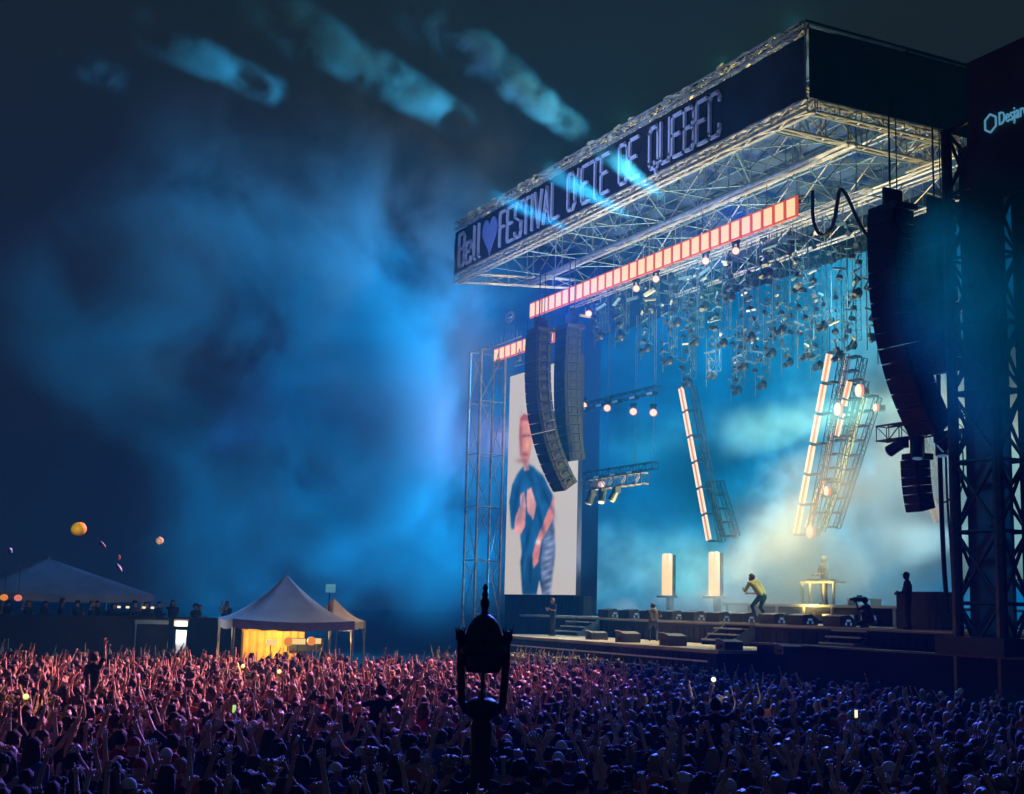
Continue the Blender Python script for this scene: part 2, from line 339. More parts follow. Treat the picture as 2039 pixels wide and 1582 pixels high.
def hollow_text(mb, body, x0, x1, z0, z1, y, th, mi=0, depth=.12):
    """condensed channel letters drawn as outlined strokes"""
    glyph = {  # strokes on a 0..1 x 0..1 cell
     'F': [[(0, 0), (0, 1), (1, 1)], [(0, .55), (.7, .55)]], 'E': [[(1, 0), (0, 0), (0, 1), (1, 1)], [(0, .53), (.75, .53)]],
     'S': [[(0, .15), (.15, 0), (.85, 0), (1, .15), (1, .42), (0, .62), (0, .85), (.15, 1), (.85, 1), (1, .85)]],
     'T': [[(.5, 0), (.5, 1)], [(-.05, 1), (1.05, 1)]], 'I': [[(.5, 0), (.5, 1)]], 'V': [[(0, 1), (.5, 0), (1, 1)]],
     'A': [[(0, 0), (.5, 1), (1, 0)], [(.2, .33), (.8, .33)]], 'L': [[(0, 1), (0, 0), (1, 0)]],
     'D': [[(0, 0), (0, 1), (.7, 1), (1, .85), (1, .15), (.7, 0), (0, 0)]], "'": [[(.5, 1), (.45, .82)]],
     'Q': [[(.15, 0), (0, .12), (0, .88), (.15, 1), (.85, 1), (1, .88), (1, .12), (.85, 0), (.15, 0)], [(.6, .12), (.75, -.16)]],
     'U': [[(0, 1), (0, .12), (.15, 0), (.85, 0), (1, .12), (1, 1)]],
     'B': [[(0, 0), (0, 1), (.75, 1), (1, .88), (1, .65), (.75, .54), (0, .54)], [(.75, .54), (1, .42), (1, .12), (.75, 0), (0, 0)]],
     'C': [[(1, .8), (1, .88), (.85, 1), (.15, 1), (0, .88), (0, .12), (.15, 0), (.85, 0), (1, .12), (1, .22)]],
     'e': [[(0, .33), (1, .33), (1, .5), (.85, .62), (.15, .62), (0, .5), (0, .12), (.15, 0), (.85, 0), (1, .12)]], 'l': [[(.4, 1), (.4, .08), (.8, 0)]],
     'É': [[(1, 0), (0, 0), (0, .9), (1, .9)], [(0, .48), (.75, .48)], [(.35, 1.0), (.8, 1.16)]]}
    wd = {'I': .35, "'": .35, ' ': .75, 'l': .5}
    tot = sum(wd.get(c, 1)+.32 for c in body)-.32; u = (x1-x0)/tot; x = x0
    for c in body:
        cw = wd.get(c, 1)*u
        for st in glyph.get(c, []):
            for p, q in zip(st[:-1], st[1:]):
                P = np.array([x+p[0]*cw, z0+p[1]*(z1-z0)]); Q = np.array([x+q[0]*cw, z0+q[1]*(z1-z0)])
                d = Q-P; L = np.linalg.norm(d); d = d/L; n_ = np.array([-d[1], d[0]])*th/2; P = P-d*th/2; Q = Q+d*th/2
                a = [P-n_, Q-n_, Q+n_, P+n_]
                mb.prism([(k[0], y-depth, k[1]) for k in a], (0, depth, 0), mi)
        x += cw+.32*u
b = MB(); hollow_text(b, 'Bell', -67.55, -64.75, 22.72, 24.6, RY-.1, .14)
hollow_text(b, "FESTIVAL D'ETE DE QUEBEC", -62.3, -42.3, 22.72, 24.55, RY-.1, .125)
lt = part(b, 'lettering', 'letter', roof); lt.parent = fascia; lt.matrix_parent_inverse = Matrix.Identity(4)
lt.data.transform(Matrix.Translation((0, 0, 0)))
b = MB(); hp = []
for k in range(28):
    t = 2*math.pi*k/28; hx = 16*math.sin(t)**3; hz = 13*math.cos(t)-5*math.cos(2*t)-2*math.cos(3*t)-math.cos(4*t)
    hp.append((-63.6+hx*.056, RY-.16, 23.74+hz*.072))
b.prism(hp, (0, .07, 0)); o = part(b, 'heart_emblem', 'heart', roof); o.parent = fascia
# ------------------------------------------------------------------ LED panel battens
def batten(x0, x1, y, z, n, label, ph=.62, skip=()):
    e = empty('light_batten', ((x0+x1)/2, y, z), label, 'light bar', 'rows of glowing panels under the roof')
    step = (x1-x0)/n; pw = step*.66
    b = MB(); truss(b, (x0-.2, y+.3, z+.1), (x1+.2, y+.3, z+.1), .3, .3, .8, .03, .015)
    for k in range(5): xx = x0+(x1-x0)*(k+.5)/5; b.bar((xx, y+.3, z+.4), (xx, y+.3, z+1.6), .02, 5)
    part(b, 'truss', 'dark_steel', e)
    for i in range(n):
        if i in skip: continue
        cx = x0+(i+.5)*step
        b = MB(); b.box((cx, y+.06, z), (step*.9, .1, ph+.16)); o = part(b, 'lamp_panel', 'peach_halo', e)
        b = MB(); b.box((cx, y-.01, z), (pw, .04, ph)); o2 = part(b, 'lamp_face', 'peach_lamp', e); o2.parent = o
    return e
batten(-65.7, -42.0, 34.0, 20.25, 31, 'long row of glowing peach panels running under the whole stage roof', .72)
batten(-70.6, -63.1, 34.2, 18.45, 10, 'short row of glowing peach panels above the portrait screen', .62, skip=(6, 7))
# header beam and oval emblem above the portrait screen
hb = empty('wing_header', (-68, 34, 19), 'lit header beam with pale oval emblem above the portrait screen', 'beam')
b = MB(); b.bar((-73.0, 34.0, 18.95), (-66.6, 34.0, 18.95), .05)
for i in range(9): b.bar((-70.9+i*.52, 34.05, 18.95), (-70.9+i*.52, 34.05, 19.3+.12*(i % 2)), .018, 4)
part(b, 'beam', 'truss_metal', hb)
b = MB(); p = at(1015, 632, 1, 33.4); b.add([(p[0]+.62*math.cos(t)*r_, 33.4, p[2]+.36*math.sin(t)*r_) for r_ in (.55, 1) for t in np.arange(20)*math.pi/10], [(i, (i+1) % 20, 20+(i+1) % 20, 20+i) for i in range(20)])
b.box((p[0], 33.42, p[2]), (.5, .03, .08))
part(b, 'oval_emblem', 'letter', hb)
for xp, yp in ((992, 720), (1034, 712)):
    b = MB(); p = at(xp, yp, 1, 34.1); x, z = p[0], p[2]
    b.bar((x, 34.1, z+.5), (x-.45, 34.1, z-.45), .025, 4); b.bar((x, 34.1, z+.5), (x+.45, 34.1, z-.45), .025, 4); b.bar((x-.6, 34.1, z-.45), (x+.6, 34.1, z-.45), .04, 4); b.box((x, 34.1, z-.05), (.22, .2, .3))
    part(b, 'bracket', 'steel', hb)
# ------------------------------------------------------------------ video screens
def fbm(px, py, s, seed=0, oct=4):
    v = np.zeros(px.shape); a = 1.; t = 0
    for o_ in range(oct):
        v += a*np.array([noise.noise(Vector((x*s+seed, y*s+seed*.7, seed*1.3))) for x, y in zip(px.ravel(), py.ravel())]).reshape(px.shape); t += a; a *= .5; s *= 2.1
    return v/t
def screen(name, x0, x1, y, z0, z1, nx, nz, colf, label, cat, th=.25):
    root = empty(name, ((x0+x1)/2, y, z0), label, cat)
    X, Z = np.meshgrid(np.linspace(x0, x1, nx+1), np.linspace(z0, z1, nz+1))
    col = colf(X, Z)
    me = bpy.data.meshes.new('screen_face')
    me.from_pydata(np.stack([X.ravel()-(x0+x1)/2, 0*X.ravel(), Z.ravel()-z0], 1).tolist(), [], [(j*(nx+1)+i, j*(nx+1)+i+1, (j+1)*(nx+1)+i+1, (j+1)*(nx+1)+i) for j in range(nz) for i in range(nx)])
    at_ = me.color_attributes.new('Col', 'FLOAT_COLOR', 'POINT'); c4 = np.ones((X.size, 4)); c4[:, :3] = col.reshape(-1, 3); at_.data.foreach_set('color', c4.ravel())
    mt = bpy.data.materials.new(name+'_image'); mt.use_nodes = True; n = mt.node_tree; n.nodes.clear()
    out = n.nodes.new('ShaderNodeOutputMaterial'); em = n.nodes.new('ShaderNodeEmission'); a = n.nodes.new('ShaderNodeVertexColor'); a.layer_name = 'Col'
    n.links.new(a.outputs[0], em.inputs[0]); n.links.new(em.outputs[0], out.inputs[0]); mt.cycles.emission_sampling = 'NONE'
    me.materials.append(mt); o = bpy.data.objects.new('screen_face', me); C.objects.link(o); o.parent = root
    b = MB(); b.box(((x0+x1)/2, y+.02+th/2, (z0+z1)/2), (x1-x0+.1, th, z1-z0+.1)); part(b, 'housing', 'black_paint', root)
    return root
def pxmap(X, Z, y):
    P = np.stack([X, np.full(X.shape, y), Z], -1)-CAM; z = P@FW
    return CW/2+FPX*(P@RT)/z, CH/2-FPX*(P@UP)/z
def lin(c): c = np.asarray(c, float)/255; return np.where(c <= .04045, c/12.92, ((c+.055)/1.055)**2.4)
def gauss(px, py, cx, cy_, sx, sy, ang=0):
    c, s = math.cos(R(ang)), math.sin(R(ang)); u = (px-cx)*c+(py-cy_)*s; v = -(px-cx)*s+(py-cy_)*c
    return np.exp(-(u/sx)**2-(v/sy)**2)
def wall_haze_col(X, Z):  # stage haze, pale beam and glow painted into the wall's emission colours
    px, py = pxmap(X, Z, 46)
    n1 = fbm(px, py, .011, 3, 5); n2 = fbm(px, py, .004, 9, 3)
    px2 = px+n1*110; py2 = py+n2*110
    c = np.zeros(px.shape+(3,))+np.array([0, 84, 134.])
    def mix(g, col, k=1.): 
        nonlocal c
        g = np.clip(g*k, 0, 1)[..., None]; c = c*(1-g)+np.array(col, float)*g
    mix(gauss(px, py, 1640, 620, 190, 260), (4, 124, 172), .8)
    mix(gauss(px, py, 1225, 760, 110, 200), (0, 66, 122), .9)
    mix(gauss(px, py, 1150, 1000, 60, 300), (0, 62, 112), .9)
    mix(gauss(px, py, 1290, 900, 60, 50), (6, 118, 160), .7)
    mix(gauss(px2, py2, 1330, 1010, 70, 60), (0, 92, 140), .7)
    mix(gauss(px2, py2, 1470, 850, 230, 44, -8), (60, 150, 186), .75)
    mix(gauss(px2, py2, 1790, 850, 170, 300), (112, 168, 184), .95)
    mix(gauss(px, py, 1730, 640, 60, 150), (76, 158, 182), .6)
    mix(gauss(px, py, 1740, 810, 170, 26, -12), (170, 205, 190), .75)  # pale beam from the side, painted as emission
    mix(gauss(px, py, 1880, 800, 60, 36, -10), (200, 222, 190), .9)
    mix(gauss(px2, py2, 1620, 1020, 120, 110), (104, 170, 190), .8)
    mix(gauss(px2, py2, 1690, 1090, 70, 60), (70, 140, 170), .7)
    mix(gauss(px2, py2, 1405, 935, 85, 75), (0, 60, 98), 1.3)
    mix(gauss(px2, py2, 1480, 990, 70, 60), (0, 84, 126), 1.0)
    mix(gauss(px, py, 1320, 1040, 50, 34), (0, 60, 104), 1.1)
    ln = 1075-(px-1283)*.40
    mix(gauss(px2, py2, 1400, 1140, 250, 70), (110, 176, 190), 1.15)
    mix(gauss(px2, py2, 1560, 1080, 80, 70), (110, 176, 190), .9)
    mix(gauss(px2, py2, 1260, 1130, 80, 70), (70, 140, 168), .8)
    mix(gauss(px2, py2, 1590, 1170, 120, 60), (176, 200, 170), .8)  # warm glow around the singer painted in
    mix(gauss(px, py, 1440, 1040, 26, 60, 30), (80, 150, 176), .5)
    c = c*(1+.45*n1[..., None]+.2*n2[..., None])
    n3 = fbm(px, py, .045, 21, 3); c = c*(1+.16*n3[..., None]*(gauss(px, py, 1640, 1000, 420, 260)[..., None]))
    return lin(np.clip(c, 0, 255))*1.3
screen('hazed_video_wall', -78, -38.2, 46, 3.3, 22.2, 210, 120, wall_haze_col, 'wide teal video wall with stage haze and pale beam painted into its picture', 'video wall')
def poly_mask(px, py, pts):
    ins = np.zeros(px.shape, bool); n = len(pts)
    for i in range(n):
        x1, y1 = pts[i]; x2, y2 = pts[(i+1) % n]
        c = ((y1 > py) != (y2 > py)); 
        with np.errstate(divide='ignore', invalid='ignore'): xi = (x2-x1)*(py-y1)/(y2-y1+1e-9)+x1
        ins ^= c & (px < xi)
    return ins.astype(float)
def blur(a, k):
    for _ in range(k):
        a = (np.roll(a, 1, 0)+np.roll(a, -1, 0)+2*a)/4; a = (np.roll(a, 1, 1)+np.roll(a, -1, 1)+2*a)/4
    return a
def left_col(X, Z):
    px, py = pxmap(X, Z, 36)
    c = np.zeros(px.shape+(3,))+np.array([206, 196, 186.]); c += (gauss(px, py, 1130, 820, 60, 120)*18)[..., None]
    n1 = fbm(px, py, .05, 5, 3)
    def mix(m_, col, k=1, b_=2, nz=0.):
        nonlocal c
        m_ = np.clip(blur(m_, b_)*k, 0, 1)[..., None]; c = c*(1-m_)+(np.array(col, float)*(1+nz*n1[..., None]))*m_
    pm = lambda pts: poly_mask(px, py, pts)
    mix(pm([(1050, 1040), (1098, 1010), (1105, 1090), (1098, 1150), (1092, 1186), (1040, 1186), (1036, 1120)]), (22, 74, 116), 1, 2, .2)   # trousers
    mix(pm([(1083, 1060), (1104, 1030), (1106, 1100), (1097, 1186), (1080, 1186), (1076, 1120)]), (112, 120, 150), .8, 2, .9)
    mix(pm([(1068, 1186), (1074, 1155), (1080, 1186)]), (206, 196, 186), 1, 1)
    mix(pm([(1033, 940), (1048, 922), (1062, 930), (1082, 948), (1100, 985), (1104, 1020), (1098, 1050), (1078, 1064), (1062, 1110), (1040, 1110), (1034, 1050), (1018, 1055), (1014, 1000), (1020, 965)]), (24, 88, 138), 1, 2, .35)  # shirt
    mix(pm([(1040, 920), (1052, 918), (1054, 936), (1044, 938)]), (226, 160, 150), 1, 1)
    mix(pm([(1036, 832), (1046, 826), (1056, 840), (1060, 880), (1054, 915), (1044, 928), (1036, 905), (1033, 865)]), (232, 150, 128), 1, 1, .3)
    mix(pm([(1035, 838), (1042, 824), (1054, 828), (1060, 850), (1050, 838), (1040, 838)]), (180, 84, 70), 1, 1)
    mix(gauss(px, py, 1039, 888, 4, 14), (190, 120, 120), .6, 0)
    mix(pm([(1026, 1030), (1034, 1010), (1046, 1015), (1046, 1048), (1036, 1066), (1024, 1060)]), (228, 156, 150), 1, 1, .3)
    mix(pm([(1050, 975), (1058, 972), (1068, 1005), (1062, 1036), (1050, 1020), (1048, 990)]), (232, 166, 156), 1, 1, .3)
    mix(pm([(1036, 985), (1044, 978), (1048, 1010), (1044, 1040), (1036, 1020)]), (226, 150, 142), 1, 1, .3)
    mix(pm([(1094, 1010), (1104, 985), (1104, 1030), (1088, 1060), (1078, 1078), (1072, 1120), (1062, 1132), (1060, 1105), (1070, 1070)]), (214, 128, 116), 1, 1, .3)
    mix(gauss(px, py, 1044, 868, 5, 3), (110, 60, 60), .7, 0); mix(gauss(px, py, 1053, 868, 4, 3), (110, 60, 60), .6, 0); mix(gauss(px, py, 1045, 905, 7, 4), (150, 70, 70), .8, 0); mix(gauss(px, py, 1050, 886, 3, 9), (250, 190, 160), .7, 0); mix(gauss(px, py, 1037, 870, 3, 34), (160, 70, 66), .7, 0)
    mix(gauss(px, py, 1040, 918, 12, 5), (170, 90, 84), .6, 0)
    for (gx, gy, ga, gb, an) in ((1030, 985, 4, 30, 12), (1060, 960, 4, 34, -20), (1088, 990, 4, 30, -24), (1050, 1075, 4, 30, 8), (1076, 1035, 4, 26, -14), (1056, 1140, 3, 34, 2)): mix(gauss(px, py, gx, gy, ga, gb, an), (8, 48, 84), .75, 0)
    for (gx, gy, ga, gb, an) in ((1040, 1000, 3, 26, 12), (1070, 985, 3, 26, -20), (1046, 1120, 3, 24, 4)): mix(gauss(px, py, gx, gy, ga, gb, an), (60, 128, 172), .5, 0)
    for k in range(9): mix(gauss(px, py, 1092+2*math.sin(k), 1072+k*13, 9, 2.2, -25), (206, 204, 220), .5, 0)
    mix(gauss(px, py, 1072, 1080, 5, 6), (250, 236, 220), 1, 0)
    mix((np.abs(px-1149) < 1).astype(float)*0, (0, 0, 0))
    return lin(np.clip(c*.97, 0, 255))
screen('portrait_screen', -71.9, -63.3, 36, 4.35, 17.55, 120, 200, left_col, 'tall portrait screen showing a man in dark shirt clasping his hands', 'video screen')
def right_col(X, Z):
    px, py = pxmap(X, Z, 40.5); n1 = fbm(px, py, .01, 2, 4)
    c = np.zeros(px.shape+(3,))+np.array([126, 176, 182.]); g_ = gauss(px, py, 1990, 830, 150, 70)[..., None]; c = c*(1-g_)+np.array([205, 226, 200.])*g_
    g_ = np.clip((py-1080)/120, 0, 1)[..., None]; c = c*(1-.5*g_)
    return lin(np.clip(c*(1+.2*n1[..., None]), 0, 255))
screen('wing_screen', -40.1, -29.5, 40.5, 5.2, 14.2, 60, 60, right_col, 'pale screen glowing behind the scaffold tower', 'video screen')
b = MB(); b.box((-67.4, 36.4, 2.9), (9.4, .5, 2.8))
for i in range(24): b.box((-71.9+i*.39, 36.13, 2.9), (.19, .05, 2.8))
tag(b.build('black_drape', 'black_fabric'), 'black drape hanging below the portrait screen', 'drape')

# ------------------------------------------------------------------ towers
def tower(x0, x1, y0, y1, z0, z1, seg, label, rc=.07, rb=.035, m_='truss_metal', brace='K'):
    e = empty('truss_tower', ((x0+x1)/2, (y0+y1)/2, 0), label, 'tower')
    cs = [(x0, y0), (x1, y0), (x1, y1), (x0, y1)]
    for c in cs:
        b = MB(); b.bar((*c, z0), (*c, z1), rc, 8); part(b, 'post', m_, e)
    N = int(round((z1-z0)/seg)); b = MB()
    for i in range(N+1):
        z = z0+(z1-z0)*i/N
        for k in range(4): b.bar((*cs[k], z), (*cs[(k+1) % 4], z), rb, 5)
        if i < N:
            z2 = z0+(z1-z0)*(i+1)/N
            for k in range(4):
                p, q = cs[k], cs[(k+1) % 4]
                if brace == 'X' or i % 2: b.bar((*p, z), (*q, z2), rb, 5)
                if brace == 'X' or not i % 2: b.bar((*q, z), (*p, z2), rb, 5)
    part(b, 'bracing', m_, e); return e
b_ = tower(-72.6, -71.0, 33.6, 35.2, 0, 18.9, 3.15, 'slender silver truss tower beside the portrait screen', .075, .028)
b = MB(); b.box((-71.8, 34.4, .2), (2.2, 2.2, .4)); part(b, 'foot_block', 'black_paint', b_)
t2 = tower(-29.15, -27.5, 29.4, 30.5, 0, 18.5, 2.05, 'broad dark speaker tower with crossed braces and blue scrim', .17, .06, 'dark_steel', 'X')
b = MB(); b.add([(-29.1, 29.85, 3), (-27.5, 29.85, 3), (-27.5, 29.85, 18), (-29.1, 29.85, 18)], [(0, 1, 2, 3)]); b.box((-28.3, 29.9, 10.5), (1.7, .04, 15)); part(b, 'scrim', 'scrim', t2)
for dz_ in (0,):
    b = MB(); b.box((-28.3, 29.9, 2.9), (2.6, 2, .5)); part(b, 'foot_block', 'black_paint', t2)
tower(-26.9, -26.5, 30.0, 30.4, 0, 18.5, 1.7, 'narrow dark scaffold column at the picture edge past the speaker tower', .12, .05, 'dark_steel', 'X')
sc_ = empty('scaffold_wing', (-25, 33, 0), 'dark scaffold wing with many thin rungs against the pale screen', 'scaffold')
b = MB()
for i in range(7): x = -26.4+i*1.0; b.bar((x, 33.5, 0), (x, 33.5, 15), .06, 6)
for k in range(26): b.bar((-26.6, 33.45, 2+k*.5), (-20, 33.45, 2+k*.5), .035, 5)
part(b, 'rung_frame', 'dark_steel', sc_)
b = MB()
for k in range(5):
    for i in range(3):
        x = -26.4+i*2; z = 2+k*2.5; b.bar((x, 33.38, z), (x+2, 33.38, z+2.5), .08, 6); b.bar((x+2, 33.38, z), (x, 33.38, z+2.5), .08, 6)
part(b, 'cross_brace', 'dark_steel', sc_)
# banner at the upper right
wb = empty('wing_banner', (-23, 27, 15), 'black hanging banner with small hexagon logo and pale lettering', 'banner')
b = MB(); b.box((-22.3, 27.2, 17.0), (7.6, .1, 4.2)); part(b, 'cloth', 'wing_cloth', wb)
v, f = text_mesh('Desjardins', 1, 1)
p0 = at(1987, 250, 1, 27.08); b = MB(); hgt = .52
vv = np.stack([p0[0]+v[:, 0]*hgt*.62, 27.1-v[:, 2]*.4, p0[2]+v[:, 1]*hgt*1.0], 1); b.add(vv, f); part(b, 'lettering', 'letter_cyan', wb)
b = MB(); pc = at(1972, 246, 1, 27.08)
for k in range(6):
    a0, a1 = R(60*k+30), R(60*k+90); b.bar((pc[0]+.22*math.cos(a0), 27.08, pc[2]+.26*math.sin(a0)), (pc[0]+.22*math.cos(a1), 27.08, pc[2]+.26*math.sin(a1)), .03, 5)
part(b, 'hexagon_emblem', 'letter_cyan', wb)
# ------------------------------------------------------------------ line arrays
def line_array(x, y, z, n, h, w_, d, t0, t1, label, pw=1.5):
    e = empty('line_array', (x, y, z), label, 'speaker array', 'hanging speaker columns')
    b = MB(); b.box((x, y+.1, z+.12), (w_*1.02, d*1.15, .2)); b.box((x, y+.1, z+.5), (.12, d*.9, .6)); hc = 3.8 if n > 8 else 1.0; fs = min(1, w_); b.bar((x, y, z+.3), (x, y, z+hc), .03); b.bar((x, y+d*.35, z+.3), (x, y+d*.35, z+hc), .02)
    part(b, 'flying_frame', 'dark_steel', e)
    py, pz = y, z
    for i in range(n):
        th = t0+(t1-t0)*((i/(n-1))**pw); c, s = math.cos(th), math.sin(th)
        M = np.array([[1, 0, 0], [0, c, -s], [0, s, c]])
        dn = M@np.array([0, 0, -1.]); ctr = np.array([x, py, pz])+dn*h/2
        b = MB(); dd = d/2
        prof = [(-dd, -h*.495), (dd, -h*.455), (dd, h*.455), (-dd, h*.495)]     # wedge shaped from the side
        pts = [np.array([-w_/2, u, v_]) for u, v_ in prof]
        b.prism([ctr+M@q for q in pts], M@np.array([w_, 0, 0]))
        b.box(ctr+M@np.array([w_/2+.02, -dd*.6, 0]), (.05, .1, h*.8), M, 2); b.box(ctr+M@np.array([w_/2+.02, dd*.6, 0]), (.05, .08, h*.6), M, 2)
        b.box(ctr+M@np.array([w_/2+.015, 0, 0]), (.03, .22, h*.28), M, 2)
        b.box(ctr+M@np.array([0, -dd-.012, 0]), (w_*.96, .03, h*.86), M, 1)
        b.box(ctr+M@np.array([0, -dd-.03, h*.44]), (w_*.96, .02, .025), M, 2)
        part(b, 'speaker_cabinet', ['cabinet', 'grille', 'dark_steel'], e)
        py += dn[1]*h; pz += dn[2]*h
    return e
T0, T1 = R(-2), R(34)
line_array(-31.2, 29.0, 16.35, 15, .475, 1.2, .82, T0, T1, 'nearest and longest curved speaker array, hanging beside the speaker tower')
line_array(at(1862, 500, 1, 31.2)[0], 31.2, 16.5, 11, .46, 1.1, .85, T0, R(10), 'shorter speaker array directly behind the nearest long one')
line_array(-55.35, 29.2, 16.6, 16, .475, 1.15, .8, T0, T1, 'long curved speaker array in front of the portrait screen')
line_array(-59.6, 33.2, 18.0, 15, .46, 1.2, .9, T0, R(10), 'straighter speaker array at the inner edge of the portrait screen')
line_array(at(1822, 900, 1, 31.4)[0], 31.4, 8.75, 6, .275, .72, .6, R(2), R(14), 'small six box speaker array hanging low over the deck')
# crossbar with lamps below the nearest array, and its twin
def lamp_can(root, p, d, s=1.):
    b = MB(); p = np.array(p, float); d = np.array(d, float); d /= np.linalg.norm(d)
    b.bar(p, p+d*.55*s, .17*s, 12, .2*s); b.bar(p+d*.56*s, p+d*.6*s, .15*s, 12, mi=1); b.box(p, (.3*s, .3*s, .3*s))
    part(b, 'lamp_can', ['cabinet', 'dim_lens_glint'], root)
cb = empty('lamp_truss', (-31, 31.2, 9.6), 'short dark truss with lamps under the nearest speaker array', 'truss')
b = MB(); truss(b, (-34.3, 31.3, 9.5), (-28.9, 31.3, 9.5), .45, .5, .6, .035, .02); part(b, 'truss', 'dark_steel', cb)
for x, dd in ((-33.0, (-1, -.3, -.5)), (-32.3, (.05, -.1, -1)), (-31.3, (.1, 0, -1)), (-30.7, (-.6, -.4, -.6)), (-30.1, (1, -.2, -.3))): lamp_can(cb, (x, 31.0, 9.3), dd)
b = MB(); b.path([(-31.6+.55*math.cos(t), 31.4, 8.2+.9*math.sin(t)) for t in np.linspace(-1.6, 1.6, 12)], .03); b.path([(-31.2+.35*math.cos(t), 31.5, 8.5+1.1*math.sin(t)) for t in np.linspace(-1.5, 1.8, 12)], .025)
part(b, 'cable', 'cable', cb)
cb = empty('lamp_truss', (-56, 33.5, 9.6), 'short dark truss with lamps at the inner edge of the portrait screen', 'truss')
b = MB(); truss(b, (-57.6, 33.5, 9.5), (-52.6, 33.5, 9.5), .45, .5, .6, .035, .02); part(b, 'truss', 'dark_steel', cb)
for x in (-56.9, -55.9, -54.6): lamp_can(cb, (x, 33.2, 9.3), (rng.uniform(-.5, .5), -.3, -1))
# hanging cables beside the stage opening
def hang(pts, r, label):
    for _ in range(2): pts = [pts[0]]+[q for a, c in zip(pts[:-1], pts[1:]) for q in (a*.75+c*.25, a*.25+c*.75)]+[pts[-1]]
    b = MB(); b.path(pts, r, 6); o = b.build('cable', 'cable'); tag(o, label, 'cable')
P = [at(x, y, 1, 32) for x, y in ((1868, 722), (1870, 850), (1874, 1000), (1880, 1140), (1888, 1225))]; hang(P, .085, 'thick cable bundle hanging down beside the speaker tower')
P = [at(x, y, 1, 32.4) for x, y in ((1882, 868), (1886, 1000), (1894, 1100), (1899, 1210))]; hang(P, .04, 'thin cable between the thick cable bundle and the tower')
P = [at(x, y, 1, 31) for x, y in ((1618, 380), (1618, 440), (1630, 468), (1645, 470), (1660, 450), (1668, 400), (1672, 372), (1688, 392), (1712, 450), (1735, 480))]; hang(P, .07, 'black cable looping down under the roof beside the nearest speaker array')
P = [at(x, y, 1, 32) for x, y in ((1842, 715), (1852, 724), (1868, 728), (1884, 722), (1892, 712))]; hang(P, .05, 'short cable loop under the second speaker array')
# ------------------------------------------------------------------ hanging light pods in the grid
def pod(x, y, z0, z1, v):
    e = empty('hanging_light_pod', (x, y, z1))
    b = MB(); truss(b, (x, y, z0), (x, y, z1), .36, .36, .55, .012, .01, up=(0, 1, 0)); part(b, 'truss', 'pod_metal', e)
    r_ = random.Random(v)
    for k in range(6):
        z = z0+(z1-z0)*(k+.4)/6+r_.uniform(-.2, .2)
        b = MB(); M = Euler((r_.uniform(-.5, .5), r_.uniform(-.5, .5), r_.uniform(-.6, .6))).to_matrix()
        ux = r_.uniform(-.35, .45); b.box((x+ux, y-.35, z), (.6, .09, .1), M); b.box((x+ux, y-.35, z-.25), (.06, .06, .55), M, 1); b.box((x+ux+.05, y-.35, z-.45), (.26, .2, .2), M, 2); b.bar((x+ux, y-.35, z), (x, y-.1, z), .03, 5, mi=1)
        part(b, 'fixture', ['tarp' if k == v % 6 else 'pod_metal', 'pod_metal', 'cabinet'], e)
    for (a_, c_, q_) in (((x-.7, y, z0-.8), (x-.7, y, z0+2.4), .03), ((x+.8, y-.2, z0+.3), (x+.8, y-.2, z0+2.2), .022), ((x, y, z1), (x, y, z1+1.5), .02)):
        b = MB(); b.bar(a_, c_, q_, 5); part(b, 'hanging_pole', 'pod_metal', e)
    b = MB(); b.sph((x, y, z0-.25), (.2, .2, .26), nu=8, nv=6); b.bar((x, y, z0-.25), (x-.1, y-.35, z0-.5), .16, 8, .12); part(b, 'moving_head', 'cabinet', e)
    return e
row_nm = {37.6: 'front', 39.9: 'second', 42.2: 'third', 44.6: 'rear'}
ords = ['first', 'second', 'third', 'fourth', 'fifth', 'sixth', 'seventh', 'eighth']
for y, zb in ((37.6, 18.8), (39.9, 17.6), (42.2, 16.3), (44.6, 16.6)):
    for i in range(8):
        x = -64.0+i*2.5+(y-37)*.45+rng.uniform(-.3, .3); zz = zb+rng.uniform(-.5, .9); e = pod(x, y, zz, 21.4 if y < 43 else 19.9, i*7+int(y*10))
        tag(e, f'small truss pod crowded with lamps, {ords[i]} from the portrait screen in the {row_nm[y]} hanging row', 'light pod', 'light pods hanging in rows under the roof')
# moving heads with lit lenses
def glow_head(p, label, r=.17, rim=True, grp='small round lamps glowing on the trusses'):
    e = empty('moving_light', p, label, 'stage lamp', grp); p = np.array(p)
    d = CAM+np.array([-8, 6, 3.])-p; d /= np.linalg.norm(d)
    b = MB(); b.box(p-d*.35+np.array([0, 0, .45]), (.34, .3, .16)); b.box(p-d*.3+np.array([.2, 0, .2]), (.05, .1, .45)); b.box(p-d*.3+np.array([-.2, 0, .2]), (.05, .1, .45)); part(b, 'yoke', 'cabinet', e)
    b = MB(); b.bar(p-d*.5, p-d*.06, r*.8, 12, r*1.15); b.bar(p-d*.06, p-d*.02, r*1.2, 12, r*1.22, mi=1); o = part(b, 'lamp_head', ['cabinet', 'round_rim'], e)
    b = MB(); b.bar(p-d*.02, p, r, 14); o2 = part(b, 'lens', 'round_lamp', e); o2.parent = o; return e
